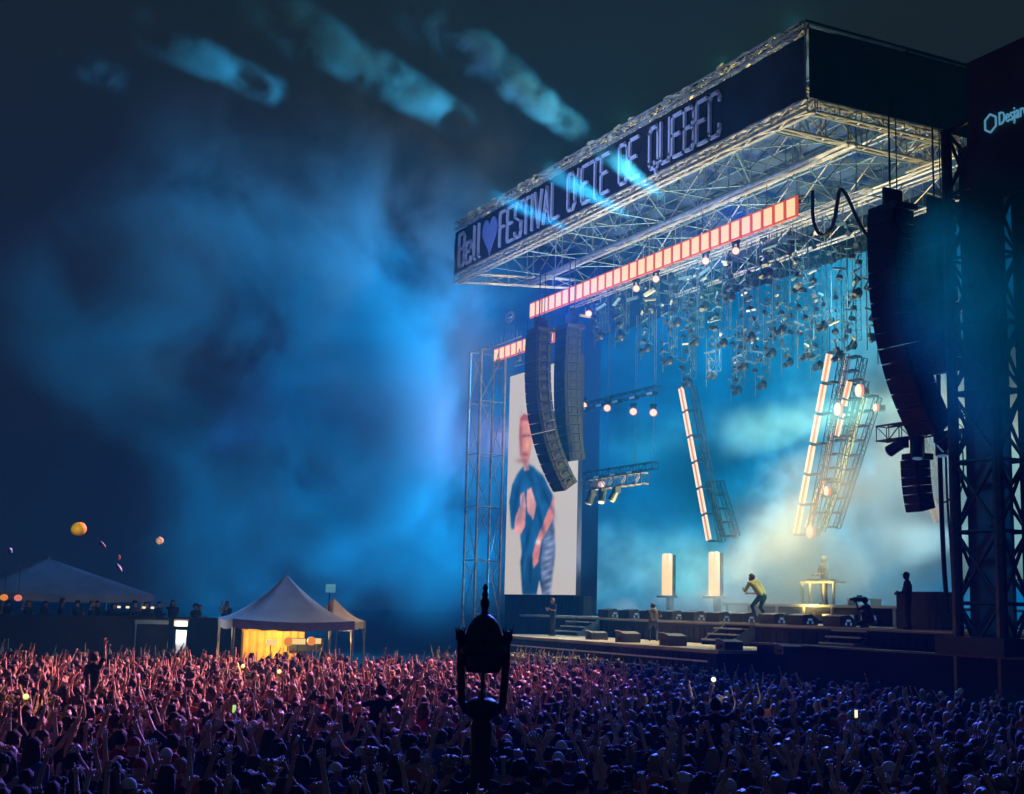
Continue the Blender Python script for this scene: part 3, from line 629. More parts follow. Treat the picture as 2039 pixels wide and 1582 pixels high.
for (x, y, pl, lb) in ((1465, 500, 36.5, 'round lamp glowing below the long panel row, closest to the looping cable'), (1405, 520, 36.5, 'round lamp below the long panel row throwing a short beam, second from the looping cable'),
                       (1306, 556, 36.5, 'round lamp glowing below the middle of the long panel row'), (1267, 575, 36.5, 'small dim round lamp below the middle of the panel row, beside a brighter one'), (1133, 638, 35.5, 'small round lamp just below the far end of the long panel row'), (1172, 625, 35.5, 'tiny lamp just below the far end of the panel row, second from its end'),
                       (1162, 808, 43, 'round lamp on the high side bar, touching the portrait screen edge'), (1209, 813, 43, 'round lamp on the high side bar, second from the portrait screen'), (1261, 820, 43, 'round lamp on the high side bar, third from the portrait screen'), (1301, 822, 43, 'round lamp on the high side bar, closest to the tilted arm'),
                       (1198, 965, 43, 'single round lamp on the low side bar throwing a beam down')):
    p = at(x, y, 1, pl); glow_head(p, lb, .2 if y > 800 else .16)
for (px_, py_, pl, nn, lb) in ((1230, 800, 43.4, 5, 'high dark lamp bar beside the portrait screen'), (1225, 945, 43.4, 4, 'low dark lamp bar beside the portrait screen')):
    p = at(px_, py_, 1, pl); e = empty('lamp_bar', p, lb, 'lamp bar')
    b = MB(); truss(b, (p[0]-4.8, pl, p[2]), (p[0]+4.6, pl, p[2]), .4, .4, .7, .03, .018); part(b, 'truss', 'dark_steel', e)
    for k in range(nn):
        b = MB(); b.box((p[0]-3.6+k*2.0, pl-.3, p[2]-.1), (.7, .3, .22)); b.box((p[0]-3.6+k*2.0, pl-.46, p[2]-.1), (.6, .02, .16), mi=1); part(b, 'wash_light', ['cabinet', 'dim_lens_glint'], e)
    for q in (-4.5, -1, 2.3, 4.4): b = MB(); b.bar((p[0]+q, pl, p[2]), (p[0]+q, pl, 21.8), .02, 4); part(b, 'hanging_wire', 'steel', e)
# row of unlit clutter lamps on the truss below the batten
for i in range(14):
    x = -64.5+i*1.68; z = 20.3+rng.uniform(-.2, .2); y = 37.0
    e = empty('wash_light', (x, y, z), f'unlit wash lamp clamped below the long panel row, {["1st","2nd","3rd","4th","5th","6th","7th","8th","9th","10th","11th","12th","13th","14th"][i]} from the portrait screen end', 'stage lamp', 'unlit lamps clamped under the roof')
    b = MB(); M = Euler((rng.uniform(-.4, .4), rng.uniform(-.5, .5), rng.uniform(-.8, .8))).to_matrix(); b.box((x, y, z), (.7, .2, .15), M); part(b, 'lamp_body', 'tarp' if i % 4 == 0 else 'pod_metal', e)
    b = MB(); b.bar((x, y, z+.05), (x, y, z+.75), .03, 5); b.bar((x-.35, y, z+.7), (x+.6, y, z+.75), .03, 5); part(b, 'clamp', 'truss_metal', e)
b = MB(); truss(b, (-66, 37.0, 20.9), (-41, 37.0, 20.9), .3, .3, 1.2, .03, .015); part(b, 'lighting_truss', 'truss_metal', roof)
# ------------------------------------------------------------------ tilted LED arms
def arm(p0, p1, n, label, tube=('tube_glow', 'tube_core'), tw=.13, sep=.16, frame=True, fade=None, wdt=.34):
    p0, p1 = np.array(p0, float), np.array(p1, float); d = p1-p0; L = np.linalg.norm(d); d /= L; s = np.cross(d, [0, 1, 0]); s /= np.linalg.norm(s)
    e = empty('tilted_light_truss', p0, label, 'light arm', 'tilted arms of light tubes over the stage')
    if frame:
        b = MB(); truss(b, p0+np.array([wdt*.7, .55, 0]), p1+np.array([wdt*.7, .55, 0]), wdt, .25, .7, .028, .016, up=(0, 1, 0)); part(b, 'truss', 'dark_steel', e)
    for k in range(n+1): b = MB(); q = p0+d*L*k/n; b.box(q+np.array([.2, .2, 0]), (.7, .4, .09)); part(b, 'bracket', 'cabinet', e)
    for k in range(n):
        a = p0+d*L*(k+.06)/n; c = p0+d*L*(k+.94)/n
        b = MB()
        for sg in (-1, 1): b.bar(a+s*sg*sep, c+s*sg*sep, tw/2, 8)
        b.bar(a+np.array([0, .05, 0]), c+np.array([0, .05, 0]), sep*.7, 6, mi=1)
        part(b, 'light_tube', list(tube), e)
    return e
A = lambda x, y, pl: at(x, y, 1, pl)
arm(A(1355, 770, 42), A(1412, 1078, 42), 6, 'single tilted arm of six paired glowing tubes leaning away from the screen side')
arm(A(1652, 702, 42), A(1585, 1065, 42), 6, 'brightest tilted arm of paired tubes, leaning toward the performer', wdt=.4)
arm(A(1692, 758, 43), A(1665, 870, 43), 3, 'short upper tube arm just behind the brightest tilted arm', tw=.1, wdt=.4)
arm(A(1640, 955, 43), A(1606, 1055, 43), 3, 'short lower tube arm just behind the brightest tilted arm', tw=.1, wdt=.4)
arm(A(1688, 712, 43.6), A(1640, 960, 43.6), 9, 'dark boxy arm behind the brightest tilted arm', tube=('dim_lens_glint', 'cabinet'), tw=.2, sep=.12, wdt=.45)
arm(A(1722, 790, 44.6), A(1640, 1050, 44.6), 9, 'pale greenish arm, farthest behind the brightest tilted arm', tube=('pale_lamp', 'pale_lamp'), tw=.2, sep=.13, frame=True, wdt=.3)
arm(A(1812, 870, 43.5), A(1868, 1040, 43.5), 4, 'tilted tube arm partly hidden by the small speaker array', tube=('tube_glow', 'tube_core'), tw=.16, sep=.17)
cb2 = arm(A(1408, 960, 43.4), A(1440, 1068, 43.4), 4, 'dark unlit arm segment behind the foot of the single tilted arm', tube=('cabinet', 'cabinet'), tw=.2, sep=.12, wdt=.4)
for (x, y, pl, r_, lb) in ((1709, 778, 42.6, .25, 'large round blinder glowing at the top of the pale arm'), (1667, 815, 42.2, .26, 'large oval blinder glowing on the boxy dark arm'), (1645, 978, 42.4, .19, 'medium round blinder glowing low on the pale arm'), (1612, 1060, 41.8, .27, 'large round blinder glowing at the foot of the brightest arm'), (1742, 812, 44.8, .16, 'small faint round lamp high on the cloudy wall beside the nearest speaker array')):
    p = A(x, y, pl); e = empty('blinder_lamp', p, lb, 'stage lamp', 'big glowing blinders on the tilted arms')
    b = MB(); b.sph(p, (r_*.85, r_*.4, r_*1.2), nu=16, nv=10); part(b, 'lamp_glass', 'round_lamp', e, True)
    b = MB(); b.sph(p+np.array([.02, .12, 0]), (r_*.98, r_*.4, r_*1.3), nu=16, nv=10); b.box(p+np.array([0, .4, 0]), (.3, .3, .3), mi=1); part(b, 'reflector', ['round_rim', 'cabinet'], e, True)
# strobe columns
for (x, lb) in ((1328, 'tall glowing light column on the riser, closer to the portrait screen'), (1422, 'tall glowing light column on the riser, closer to the performer')):
    p = at(x, 1188, 1, 40); e = empty('light_column', (p[0], 40, 4.07), lb, 'light column', 'pair of glowing light columns')
    for sg in (-1, 1):
        b = MB(); b.bar((p[0]+sg*.19, 40, 4.45), (p[0]+sg*.19, 40, 6.6), .18, 10); b.sph((p[0]+sg*.19, 40, 6.6), (.18, .18, .08), nu=10, nv=6); part(b, 'lamp_tube', 'column_glow', e, True)
    b = MB(); b.box((p[0], 40, 4.37), (1.1, .6, .12)); b.box((p[0], 40.3, 5.5), (.6, .1, 2.2)); b.box((p[0], 40.2, 3.8), (.3, .3, 1.1)); b.box((p[0], 40, 3.3), (1, .7, .08)); part(b, 'stand', 'black_paint', e)
# ------------------------------------------------------------------ wedge monitors
def wedge(x, y, z, label, s=1., name='wedge_monitor', grp='wedge monitors along the deck edge'):
    e = empty(name, (x, y, z), label, 'monitor speaker', grp)
    w2, d, h = .52*s, .42*s, .46*s
    prof = [(-d, 0), (d, 0), (d, h*.55), (d*.1, h), (-d, h*.86)]
    b = MB(); b.prism([(x-w2, y+u, z+v_) for u, v_ in prof], (2*w2, 0, 0)); part(b, 'cabinet', 'cabinet', e)
    b = MB(); b.prism([(x-w2*.92, y+d+.0, z+h*.5), (x+w2*.92, y+d+.0, z+h*.5), (x+w2*.92, y+d*.15, z+h*.97), (x-w2*.92, y+d*.15, z+h*.97)], (0, .02, .02)); part(b, 'grille', 'grille', e)
    b = MB()
    for q in (-.3, .3): b.box((x+w2+.01, y+q*d, z+.1*s), (.02, .06, .1)); 
    b.box((x+w2+.012, y, z+h*.5), (.02, .2*s, .08)); part(b, 'handle', 'dim_lens_glint', e)  # glint on the handle painted as a faint glow
    return e
wn = ['dim wedge monitor farthest along the deck edge, above the photographer stair', 'wedge monitor behind the crouched cameraman on the ledge', 'third wedge monitor from the far end of the deck edge', 'fourth wedge monitor from the far end of the deck edge', 'wedge monitor directly above the middle stair', 'sixth wedge monitor from the far end, under the second light column', 'wedge monitor just to the near side of the middle stair, before the performer', 'wedge monitor at the performer\'s feet', 'wedge monitor between the performer and the camera operator', 'dark wedge monitor touching the camera operator']
for (px_, lb) in zip((1214, 1256, 1299, 1340, 1384, 1433, 1482, 1541, 1597, 1672), wn):
    p = at(px_, 1238, 1, 33.6); wedge(p[0], 33.6, DZ, lb, .92)
for (px_, pl, s, lb) in ((1188, 29.5, .9, 'small lit speaker box on the ledge nearest the photographer'), (1250, 29, 1.1, 'speaker box on the ledge below the crouched cameraman'), (1340, 28.8, 1.15, 'speaker box on the ledge just before the middle stair'), (1452, 28.6, .9, 'dark speaker box on the ledge past the middle stair'), (1570, 28.4, .8, 'dark speaker box at the near end of the ledge')):
    p = at(px_, 1290, 1, pl); x = p[0]
    e = empty('speaker_box', (x, pl, 2.35), lb, 'speaker box', 'speaker boxes along the ledge')
    s *= .5; b = MB(); h = .8*s; b.prism([(x-.6*s, pl-.4, 2.35), (x+.6*s, pl-.4, 2.35), (x+.6*s, pl-.4, 2.35+h*.8), (x-.1*s, pl-.4, 2.35+h), (x-.6*s, pl-.4, 2.35+h)], (0, .8, 0)); part(b, 'cabinet', 'cabinet', e)
    b = MB(); b.bar((x-.1*s, pl-.41, 2.37+h), (x+.6*s, pl-.41, 2.37+h*.8), .018); b.bar((x-.6*s, pl-.41, 2.37+h), (x-.1*s, pl-.41, 2.37+h), .018); part(b, 'edge_strip', 'edge_strip', e)
    b = MB(); b.box((x, pl-.42, 2.35+h*.35), (.45*s, .03, .3*s)); part(b, 'grille', 'grille', e)
# keyboard table, monitor desk, small rack
kt = empty('keyboard_table', (-49.6, 37.6, 4.07), 'pale table on legs in front of the keyboard player', 'table')
p = at(1645, 1190, 1, 37.8); kx = p[0]
b = MB(); b.box((kx-.2, 37.8, 5.02), (2.2, .7, .07)); b.box((kx-.3, 37.8, 5.12), (1.5, .4, .1)); part(b, 'tabletop', 'edge_strip', kt)
for q in (-1.2, -.7, .2, .82):
    b = MB(); b.box((kx+q-.1, 37.6, 4.53), (.08, .08, .92)); part(b, 'leg', 'edge_strip', kt)
b = MB(); b.box((kx+1.9, 38.2, 4.32), (1.5, .6, .06)); 
for q in (-.7, .7): b.box((kx+1.9+q, 38.2, 4.2), (.06, .5, .26))
o = b.build('low_table', 'edge_strip'); tag(o, 'low pale bench on the riser beside the keyboard player', 'bench')
md = empty('monitor_desk', (-34.4, 33.6, DZ), 'large dark equipment case where the silhouetted man stands', 'equipment case')
p0, p1 = at(1788, 1243, 1, 33.6), at(1874, 1243, 1, 33.6)
b = MB(); b.box(((p0[0]+p1[0])/2, 34.0, DZ+.62), (p1[0]-p0[0], .9, 1.24)); part(b, 'case', 'black_paint', md)
b = MB(); b.box(((p0[0]+p1[0])/2, 34.0, DZ+1.26), (p1[0]-p0[0]+.06, .96, .05)); b.bar((p1[0]+.04, 33.5, DZ), (p1[0]+.04, 33.5, DZ+1.2), .03, mi=0); part(b, 'lid', 'dark_steel', md)
b = MB(); b.bar((p0[0]-.2, 34.2, DZ), (p0[0]-.2, 34.2, DZ+1.35), .02, 6); b.sph((p0[0]-.2, 34.2, DZ+1.4), .07, mi=1)
o = b.build('desk_lamp', ['dark_steel', 'white_lamp']); tag(o, 'tiny lit lamp on a thin stand beside the monitor desk', 'lamp')

# ------------------------------------------------------------------ people
SKIN = [mat('skin_light', (.55, .36, .27), .5), mat('skin_tan', (.42, .26, .18), .5), mat('skin_dark', (.16, .09, .06), .5)]
HAIRM = [mat('hair_black', (.012, .01, .01), .75), mat('hair_brown', (.05, .028, .016), .75), mat('hair_blond', (.3, .2, .1), .5), mat('cap_white', (.6, .6, .58), .7), mat('cap_red', (.35, .03, .03), .7)]
SHIRT = {'black': mat('cloth_black', (.012, .012, .014), .9), 'navy': mat('cloth_navy', (.015, .025, .07), .9), 'white': mat('cloth_white', (.3, .3, .3), .9), 'red': mat('cloth_red', (.3, .03, .02), .9), 'grey': mat('cloth_grey', (.04, .04, .045), .9), 'olive': mat('cloth_olive', (.05, .055, .025), .9), 'orange': mat('cloth_orange', (.45, .14, .03), .9), 'blue': mat('cloth_blue', (.04, .09, .25), .9)}
mat('jeans', (.03, .05, .09), .9); mat('shoe', (.015, .015, .015), .7); mat('eye', (.01, .01, .01), .3); mat('jacket', (.42, .4, .12), .8); mat('teal_cloth', (.02, .07, .09), .9)

ARMS = {'down': ((.245, -.03, 1.15), (.25, .09, .9), 'relax'), 'up': ((.28, .06, 1.68), (.22, .1, 1.93), 'open'), 'wide': ((.40, .04, 1.60), (.54, .1, 1.82), 'open'),
        'point': ((.24, .2, 1.55), (.2, .36, 1.76), 'point'), 'phone': ((.2, .24, 1.4), (.08, .38, 1.62), 'fist'), 'clap': ((.30, .1, 1.66), (.17, .14, 1.9), 'open'),
        'fist': ((.36, .04, 1.38), (.33, .12, 1.63), 'fist'), 'bent': ((.27, -.02, 1.16), (.14, .22, 1.2), 'relax')}
def capd(P, a, b, r1, r2):
    a, b = np.array(a), np.array(b); d = b-a; t = np.clip(((P-a)@d)/(d@d), 0, 1); return np.linalg.norm(P-(a+t[:, None]*d), axis=1)-(r1+(r2-r1)*t)
def hand(mb, el, wr, kind, side, sc=1., mi=0):
    el, wr = np.array(el, float), np.array(wr, float); d = wr-el; d /= np.linalg.norm(d)
    fwd = np.array([0, 1., 0.]); s = np.cross(d, fwd); s /= max(1e-6, np.linalg.norm(s)); s *= -side if False else 1; nrm = np.cross(s, d)
    if nrm[1] < 0: nrm = -nrm
    for k, (o, ln) in enumerate(((-.033, .062), (-.011, .075), (.012, .08), (.034, .07))):
        base = wr+d*.088*sc+s*o*sc
        curl = {'open': .25, 'relax': .7, 'fist': 1.7, 'point': 1.8 if k != 2 else .05}[kind]+.08*k
        spread = s*o*(3.2 if kind == 'open' else .6)
        d1 = d*math.cos(curl*.5)+nrm*math.sin(curl*.5)+spread; d1 /= np.linalg.norm(d1); d2 = d*math.cos(curl*1.25)+nrm*math.sin(curl*1.25)+spread; d2 /= np.linalg.norm(d2)
        q1 = base+d1*ln*.55*sc; q2 = q1+d2*ln*.5*sc; mb.bar(base-d*.02*sc, q1, .0105*sc, 6, .0095*sc, mi); mb.bar(q1, q2, .0095*sc, 6, .007*sc, mi)
    tb = wr+d*.03*sc+s*side*.036*sc; td = d*.55+s*side*.75+nrm*.35; td /= np.linalg.norm(td); q = tb+td*.045*sc; mb.bar(tb-td*.01, q, .013*sc, 6, .011*sc, mi); td2 = td+d*.5; td2 /= np.linalg.norm(td2); mb.bar(q, q+td2*.035*sc, .011*sc, 6, .008*sc, mi)
def person_data(nm, arms, legs=None, pelvis=(0, 0, .95), chest=(0, 0, 1.3), neck=(0, .005, 1.5), head=(0, .03, 1.63), shl=None, female=False, vox=.0145, dec=None, sleeve=.75, hand_det=True, face=(0, 1, 0)):
    """one continuous body surface; returns mesh + head centre.  slots: skin, shirt, trousers, shoes, eye"""
    pv, ch, nk, hd = map(lambda a: np.array(a, float), (pelvis, chest, neck, head)); fc = np.array(face, float); fc /= np.linalg.norm(fc)
    sw = .175 if female else .195
    up_ = (nk-pv)/np.linalg.norm(nk-pv); sh = [nk-up_*.075+np.array([s*sw, 0, 0]) for s in (-1, 1)] if shl is None else [np.array(q, float) for q in shl]
    pr = []    # (kind, params, tag)
    def cap_(a, b, r1, r2, t): pr.append(('c', (np.array(a, float), np.array(b, float), r1, r2), t))
    def ell(c, r, t): pr.append(('e', (np.array(c, float), np.array(r, float)), t))
    hipw = .16 if female else .15
    for s in (-1, 1):
        cap_(pv+[s*.06, 0, .02], ch+[s*.085, .0, .02], .105 if not female else .098, .118 if not female else .1, 1)
    ell(pv+[0, -.01, -.02], (hipw+.015, .12, .13), 2); ell(ch+[0, .01, .05], (.17, .115, .17), 1)
    cap_(sh[0]*.85+sh[1]*.15-[0, 0, .01], sh[1]*.85+sh[0]*.15-[0, 0, .01], .068, .068, 1); cap_(nk-up_*.1, hd-[0, .01, .04], .062, .052, 0)
    cap_(nk-up_*.1, nk-up_*.02, .085, .06, 1)
    ell(hd, (.076, .095, .115), 0); ell(hd+fc*.045-[0, 0, .055], (.052, .055, .055), 0); ell(hd+fc*.098-[0, 0, .012], (.013, .02, .026), 0)
    side_ = np.cross(fc, [0, 0, 1.])
    for s in (-1, 1): ell(hd+side_*s*.077-[0, 0, .01], (.013, .02, .03), 0)
    for i, s in enumerate((-1, 1)):
        e_, w_, k = arms[i]; e_ = np.array(e_, float)*[s if shl is None else 1, 1, 1]; w_ = np.array(w_, float)*[s if shl is None else 1, 1, 1]
        S = sh[i]; mid = S+(e_-S)*sleeve
        cap_(S, mid, .058, .047, 1); cap_(mid, e_, .041, .037, 0); cap_(e_, w_, .038, .026, 0)
        d = (w_-e_)/np.linalg.norm(w_-e_); cap_(w_, w_+d*.07, .03, .034, 0)
        arms_w.setdefault(nm, []).append(w_+d*.1)
    lg = legs or [((.1*s, .02, .5), (.11*s, -.02, .08)) for s in (-1, 1)]
    for i, s in enumerate((-1, 1)):
        kn, an = [np.array(q, float) for q in lg[i]]; hip = pv+[s*.09, 0, -.03]
        cap_(hip, kn, .092, .06, 2); cap_(kn, an, .058, .043, 2); cap_(an-[0, .02, .03], an+fc*.15-[0, 0, .045], .045, .035, 3)
    mb = MB()
    for k, p, t in pr:
        if k == 'c':
            a, b_, r1, r2 = p; mb.bar(a, b_, r1, 14, r2); mb.sph(a, r1, nu=12, nv=8); mb.sph(b_, r2, nu=12, nv=8)
        else: mb.sph(p[0], p[1], nu=16, nv=12)
    tmp = mb.build('tmp', 'eye'); mo = tmp.modifiers.new('r', 'REMESH'); mo.mode = 'VOXEL'; mo.voxel_size = vox; mo.use_smooth_shade = True
    m2 = tmp.modifiers.new('s', 'SMOOTH'); m2.factor = .5; m2.iterations = 3
    if dec: m3 = tmp.modifiers.new('d', 'DECIMATE'); m3.ratio = dec
    dg = bpy.context.evaluated_depsgraph_get(); me = bpy.data.meshes.new_from_object(tmp.evaluated_get(dg)); old = tmp.data; bpy.data.objects.remove(tmp); bpy.data.meshes.remove(old)
    V = np.zeros(len(me.vertices)*3); me.vertices.foreach_get('co', V); V = V.reshape(-1, 3); F = [tuple(q.vertices) for q in me.polygons]; bpy.data.meshes.remove(me)
    cen = np.array([V[list(q)].mean(0) for q in F]); D = []
    for k, p, t in pr:
        D.append(capd(cen, *p) if k == 'c' else (np.linalg.norm((cen-p[0])/p[1], axis=1)-1)*p[1].min())
    tg = np.array([t for _, _, t in pr])[np.argmin(np.array(D), 0)]
    out = MB(); out.v = [V]; out.f = F; out.m = tg.tolist(); out.n = len(V)
    if hand_det:
        for i, s in enumerate((-1, 1)):
            e_, w_, k = arms[i]; mx_ = [s if shl is None else 1, 1, 1]; hand(out, np.array(e_)*mx_, np.array(w_)*mx_, k, -s)
        for s in (-1, 1): out.sph(hd+fc*.088+side_*s*.032+[0, 0, .012], (.012, .008, .007), nu=6, nv=4, mi=4)
        out.box(hd+fc*.098-[0, 0, .062], (.04, .008, .008), mi=4)
    return out, hd
arms_w = {}
def hair_mb(hd, kind, dense=True):
    b = MB(); nu, nv = (14, 10) if dense else (8, 6); hd = np.array(hd)
    kp = lambda u: not (u[1] > .2 and u[2] < .38) and u[2] > -.5
    if kind == 'cap':
        b.sph(hd+[0, 0, .02], (.088, .106, .108), nu=nu, nv=nv, keep=lambda u: u[2] > 0.05); b.prism([hd+[-.07, .02, .05], hd+[.07, .02, .05], hd+[.055, .17, .03], hd+[-.055, .17, .03]], (0, 0, .012)); return b
    b.sph(hd+[0, -.012, .012], (.091, .108, .124), nu=nu, nv=nv, keep=kp)
    if kind == 'long':
        b.sph(hd+[0, -.075, -.13], (.1, .055, .2), nu=nu, nv=nv); 
        for s in (-1, 1): b.sph(hd+[s*.075, -.01, -.1], (.032, .05, .16), nu=8, nv=6)
    if kind == 'bun': b.sph(hd+[0, -.1, .08], .05, nu=8, nv=6)
    if kind == 'curly':
        for k in range(26):
            t = rng.uniform(0, 2*math.pi); z = rng.uniform(-.2, 1); r_ = math.sqrt(max(0, 1-z*z)); u = np.array([r_*math.cos(t), r_*math.sin(t), z])
            if u[1] > .3 and z < .35: continue
            b.sph(hd+[0, -.01, .01]+u*[.1, .11, .13], .034, nu=6, nv=4)
    V = np.vstack(b.v); b.v = [V+np.array([noise.noise(Vector(q*22)) for q in V])[:, None]*.03*((V-hd)/np.linalg.norm(V-hd, axis=1)[:, None])]; return b
COMBO = [('up', 'up'), ('down', 'up'), ('up', 'down'), ('wide', 'wide'), ('down', 'point'), ('phone', 'phone'), ('clap', 'clap'), ('fist', 'up'), ('down', 'down'), ('bent', 'bent'), ('down', 'fist'), ('wide', 'down'), ('down', 'down'), ('up', 'point')]
ARMTXT = ['with both arms straight up', 'with one arm raised', 'with one arm straight up', 'with both arms spread wide', 'pointing up', 'holding both hands before the face', 'clapping overhead', 'with one arm up and one fist raised', 'with arms down', 'with arms folded in', 'with a raised fist', 'with one arm stretched out', 'standing with arms down', 'pointing and waving']
BODY = []; HIDX = {}
def mesh_of(mb, name, mats):
    o = mb.build(name, mats, None, True); me = o.data; bpy.data.objects.remove(o); return me
for i, cmb in enumerate(COMBO):
    a = [list(ARMS[c]) for c in cmb]
    for q in a:
        j = rng.uniform(-.03, .03, 3); q[0] = tuple(np.array(q[0])+j*.5); q[1] = tuple(np.array(q[1])+j)
    fem = i % 2 == 1; lean = rng.uniform(-.04, .05)
    mb, hd = person_data('c%d' % i, a, female=fem, chest=(0, lean, 1.3), neck=(0, lean+.005, 1.5), head=(rng.uniform(-.02, .02), lean+.03, 1.63), sleeve=.45 if i % 3 else .8)
    BODY.append((mesh_of(mb, 'person', ['skin_light', 'cloth_black', 'jeans', 'shoe', 'eye']), hd, mb))
HAIRK = ['short', 'long', 'curly', 'bun', 'cap']
HM = {k: mesh_of(hair_mb((0, 0, 0), k), 'hair', ['hair_black']) for k in HAIRK}
def put_person(bi, loc, rz, s, shirt, hairk, hairm, skin, label, cat='person', group=None, name='person'):
    me, hd, _ = BODY[bi]
    o = bpy.data.objects.new(name, me); C.objects.link(o); o.location = loc; o.rotation_euler[2] = rz; o.scale = (s, s, s)
    for k, mm in ((0, SKIN[skin]), (1, SHIRT[shirt])): o.material_slots[k].link = 'OBJECT'; o.material_slots[k].material = mm
    tag(o, label, cat, group)
    h = bpy.data.objects.new('cap' if hairk == 'cap' else 'hair', HM[hairk]); C.objects.link(h); h.parent = o; h.location = hd
    h.material_slots[0].link = 'OBJECT'; h.material_slots[0].material = hairm
    return o
# performer bent forward, facing the far side (local +Y is forward)
def special(nm, label, loc, rz, s, mats, hairm='hair_black', hairk='short', **kw):
    mb, hd = person_data(nm, vox=.012, **kw); o = mb.build('person', mats, None, True); o.location = loc; o.rotation_euler[2] = rz; o.scale = (s, s, s); tag(o, label, 'person')
    h = hair_mb(hd, hairk).build('hair', hairm, o, True); return o
PERF = special('perf', 'singer on the deck bent forward in yellow jacket and dark jeans, microphone in hand', (-45.45, 34.6, DZ), R(100), 1.36, ['skin_light', 'jacket', 'teal_cloth', 'shoe', 'eye'],
    arms=[((-.24, .33, .95), (-.08, .5, 1.0), 'fist'), ((.26, .3, .9), (.1, .47, .9), 'fist')], pelvis=(0, -.16, .82), chest=(0, .05, 1.1), neck=(0, .17, 1.27), head=(0, .27, 1.37), shl=[(-.19, .13, 1.2), (.19, .13, 1.2)],
    legs=[((-.1, .16, .5), (-.1, -.02, .1)), ((.12, .02, .46), (.12, -.34, .1))], sleeve=.95)
b = MB(); b.bar((-.06, .52, 1.0), (0, .42, 1.2), .012, 8); b.sph((0, .41, 1.22), .028); o = b.build('microphone', 'black_paint'); tag(o, 'dark handheld microphone in the bent singer\'s hand', 'microphone')
o.rotation_euler[2] = R(100); o.scale = (1.36,)*3; o.location = (-45.45, 34.6, DZ)
p = at(1645, 1200, 1, 38.7)
special('keys', 'pale lit keyboard player standing behind the table on the riser', (p[0]-.1, 38.7, 4.07), R(175), 1.2, ['skin_light', 'cloth_white', 'cloth_grey', 'shoe', 'eye'], hairm='hair_blond',
    arms=[((.27, .1, 1.15), (.14, .32, 1.08), 'relax')]*2, sleeve=.95)
p = at(1811, 1244, 1, 33.0)
special('mon', 'silhouetted man in a cap standing at the dark equipment case', (p[0], 32.95, DZ-.02), R(150), 1.12, ['cloth_black', 'cloth_black', 'cloth_black', 'shoe', 'eye'], hairk='cap',  # skin slot black as well: backlit silhouette put into the colours
    arms=[((.26, .08, 1.15), (.12, .26, 1.1), 'relax')]*2, sleeve=.95)
p = at(1706, 1244, 1, 32.6)
CO = special('camop', 'crouching camera operator blackened to a silhouette at the deck edge', (p[0], 33.1, DZ-.0), R(165), 1.0, ['cloth_black', 'cloth_black', 'cloth_black', 'shoe', 'eye'],  # black skin slot paints the silhouette onto the figure
    arms=[((-.3, .2, .62), (-.14, .36, .86), 'fist'), ((.28, .2, .62), (.14, .36, .86), 'fist')], pelvis=(0, -.12, .32), chest=(0, 0, .62), neck=(0, .06, .82), head=(0, .1, .95),
    legs=[((-.2, .3, .5), (-.18, .2, .08)), ((.24, .3, .12), (.2, -.1, .08))], sleeve=.95)
b = MB(); b.box((0, .36, .98), (.14, .3, .16)); b.bar((0, .5, .98), (0, .66, .98), .05, 10); b.box((0, .3, 1.1), (.04, .2, .06)); o = b.build('video_camera', 'black_paint'); tag(o, 'black video camera on the crouching operator\'s shoulder', 'camera'); o.rotation_euler[2] = R(165); o.location = (p[0]+.0, 33.1, DZ)
p = at(1100, 1264, 1, 30.3)
special('ph', 'photographer standing on the far end of the ledge, looking down', (p[0], 30.3, 2.33), R(190), 1.0, ['skin_light', 'cloth_navy', 'cloth_grey', 'shoe', 'eye'], hairm='hair_blond',
    arms=[((.27, .1, 1.18), (.1, .28, 1.25), 'fist')]*2)
p = at(1260, 1268, 1, 30.2)
CM2 = special('cam2', 'crouched cameraman on the ledge filming toward the deck', (p[0], 31.2, 2.35), R(60), 1.12, ['skin_light', 'cloth_black', 'cloth_navy', 'shoe', 'eye'],
    arms=[((-.3, .25, .98), (-.1, .4, 1.2), 'fist'), ((.3, .22, .95), (.1, .4, 1.16), 'fist')], pelvis=(0, -.15, .75), chest=(0, 0, 1.02), neck=(0, .1, 1.2), head=(0, .16, 1.32),
    legs=[((-.12, .2, .48), (-.12, 0, .1)), ((.14, .12, .45), (.14, -.2, .1))])
b = MB(); b.box((0, .42, 1.26), (.12, .2, .12)); b.bar((0, .5, 1.26), (0, .66, 1.26), .04, 10); o = b.build('camera', 'black_paint'); tag(o, 'small camera in the crouched cameraman\'s hands on the ledge', 'camera'); o.rotation_euler[2] = R(60); o.scale = (1.12,)*3; o.location = CM2.location

# ------------------------------------------------------------------ the crowd
pts = []
cell = .66
for ix in range(int(-66/cell), int(-8/cell)):
    for iy in range(int(0/cell), int(27.2/cell)):
        x = (ix+rng.uniform(.12, .88))*cell; y = (iy+rng.uniform(.12, .88))*cell; dd = math.hypot(x, y)
        if dd < 12.4: continue
        lim = 49+1.5*math.sin(x*.7+y)+(8 if y > 22 else 0)
        if dd > lim or y > 26.6: continue
        px_, py_, z_ = proj((x, y, 1.7)); 
        if px_ < -60 or px_ > CW+60 or py_ > CH+70: continue
        if -14.0 < x < -12.0 and 6.1 < y < 8.0: continue
        pts.append((dd, x, y, px_, py_))
pts.sort(); print('crowd', len(pts))
LAMPX = 963
def place_txt(px_, py_):
    if px_ < 230: c = 'below the dim marquee with people'
    elif px_ < 420: c = 'below the floodlit cabin'
    elif px_ < 700: c = 'below the peaked marquee'
    elif px_ < 905: c = 'between peaked marquee and lamp post'
    elif px_ < 1030: c = 'around the lamp post'
    elif px_ < 1300: c = 'below the portrait screen and ledge'
    elif px_ < 1560: c = 'below the singer'
    elif px_ < 1800: c = 'below the barrier wall'
    else: c = 'below the speaker tower'
    return c
pers_rz = []
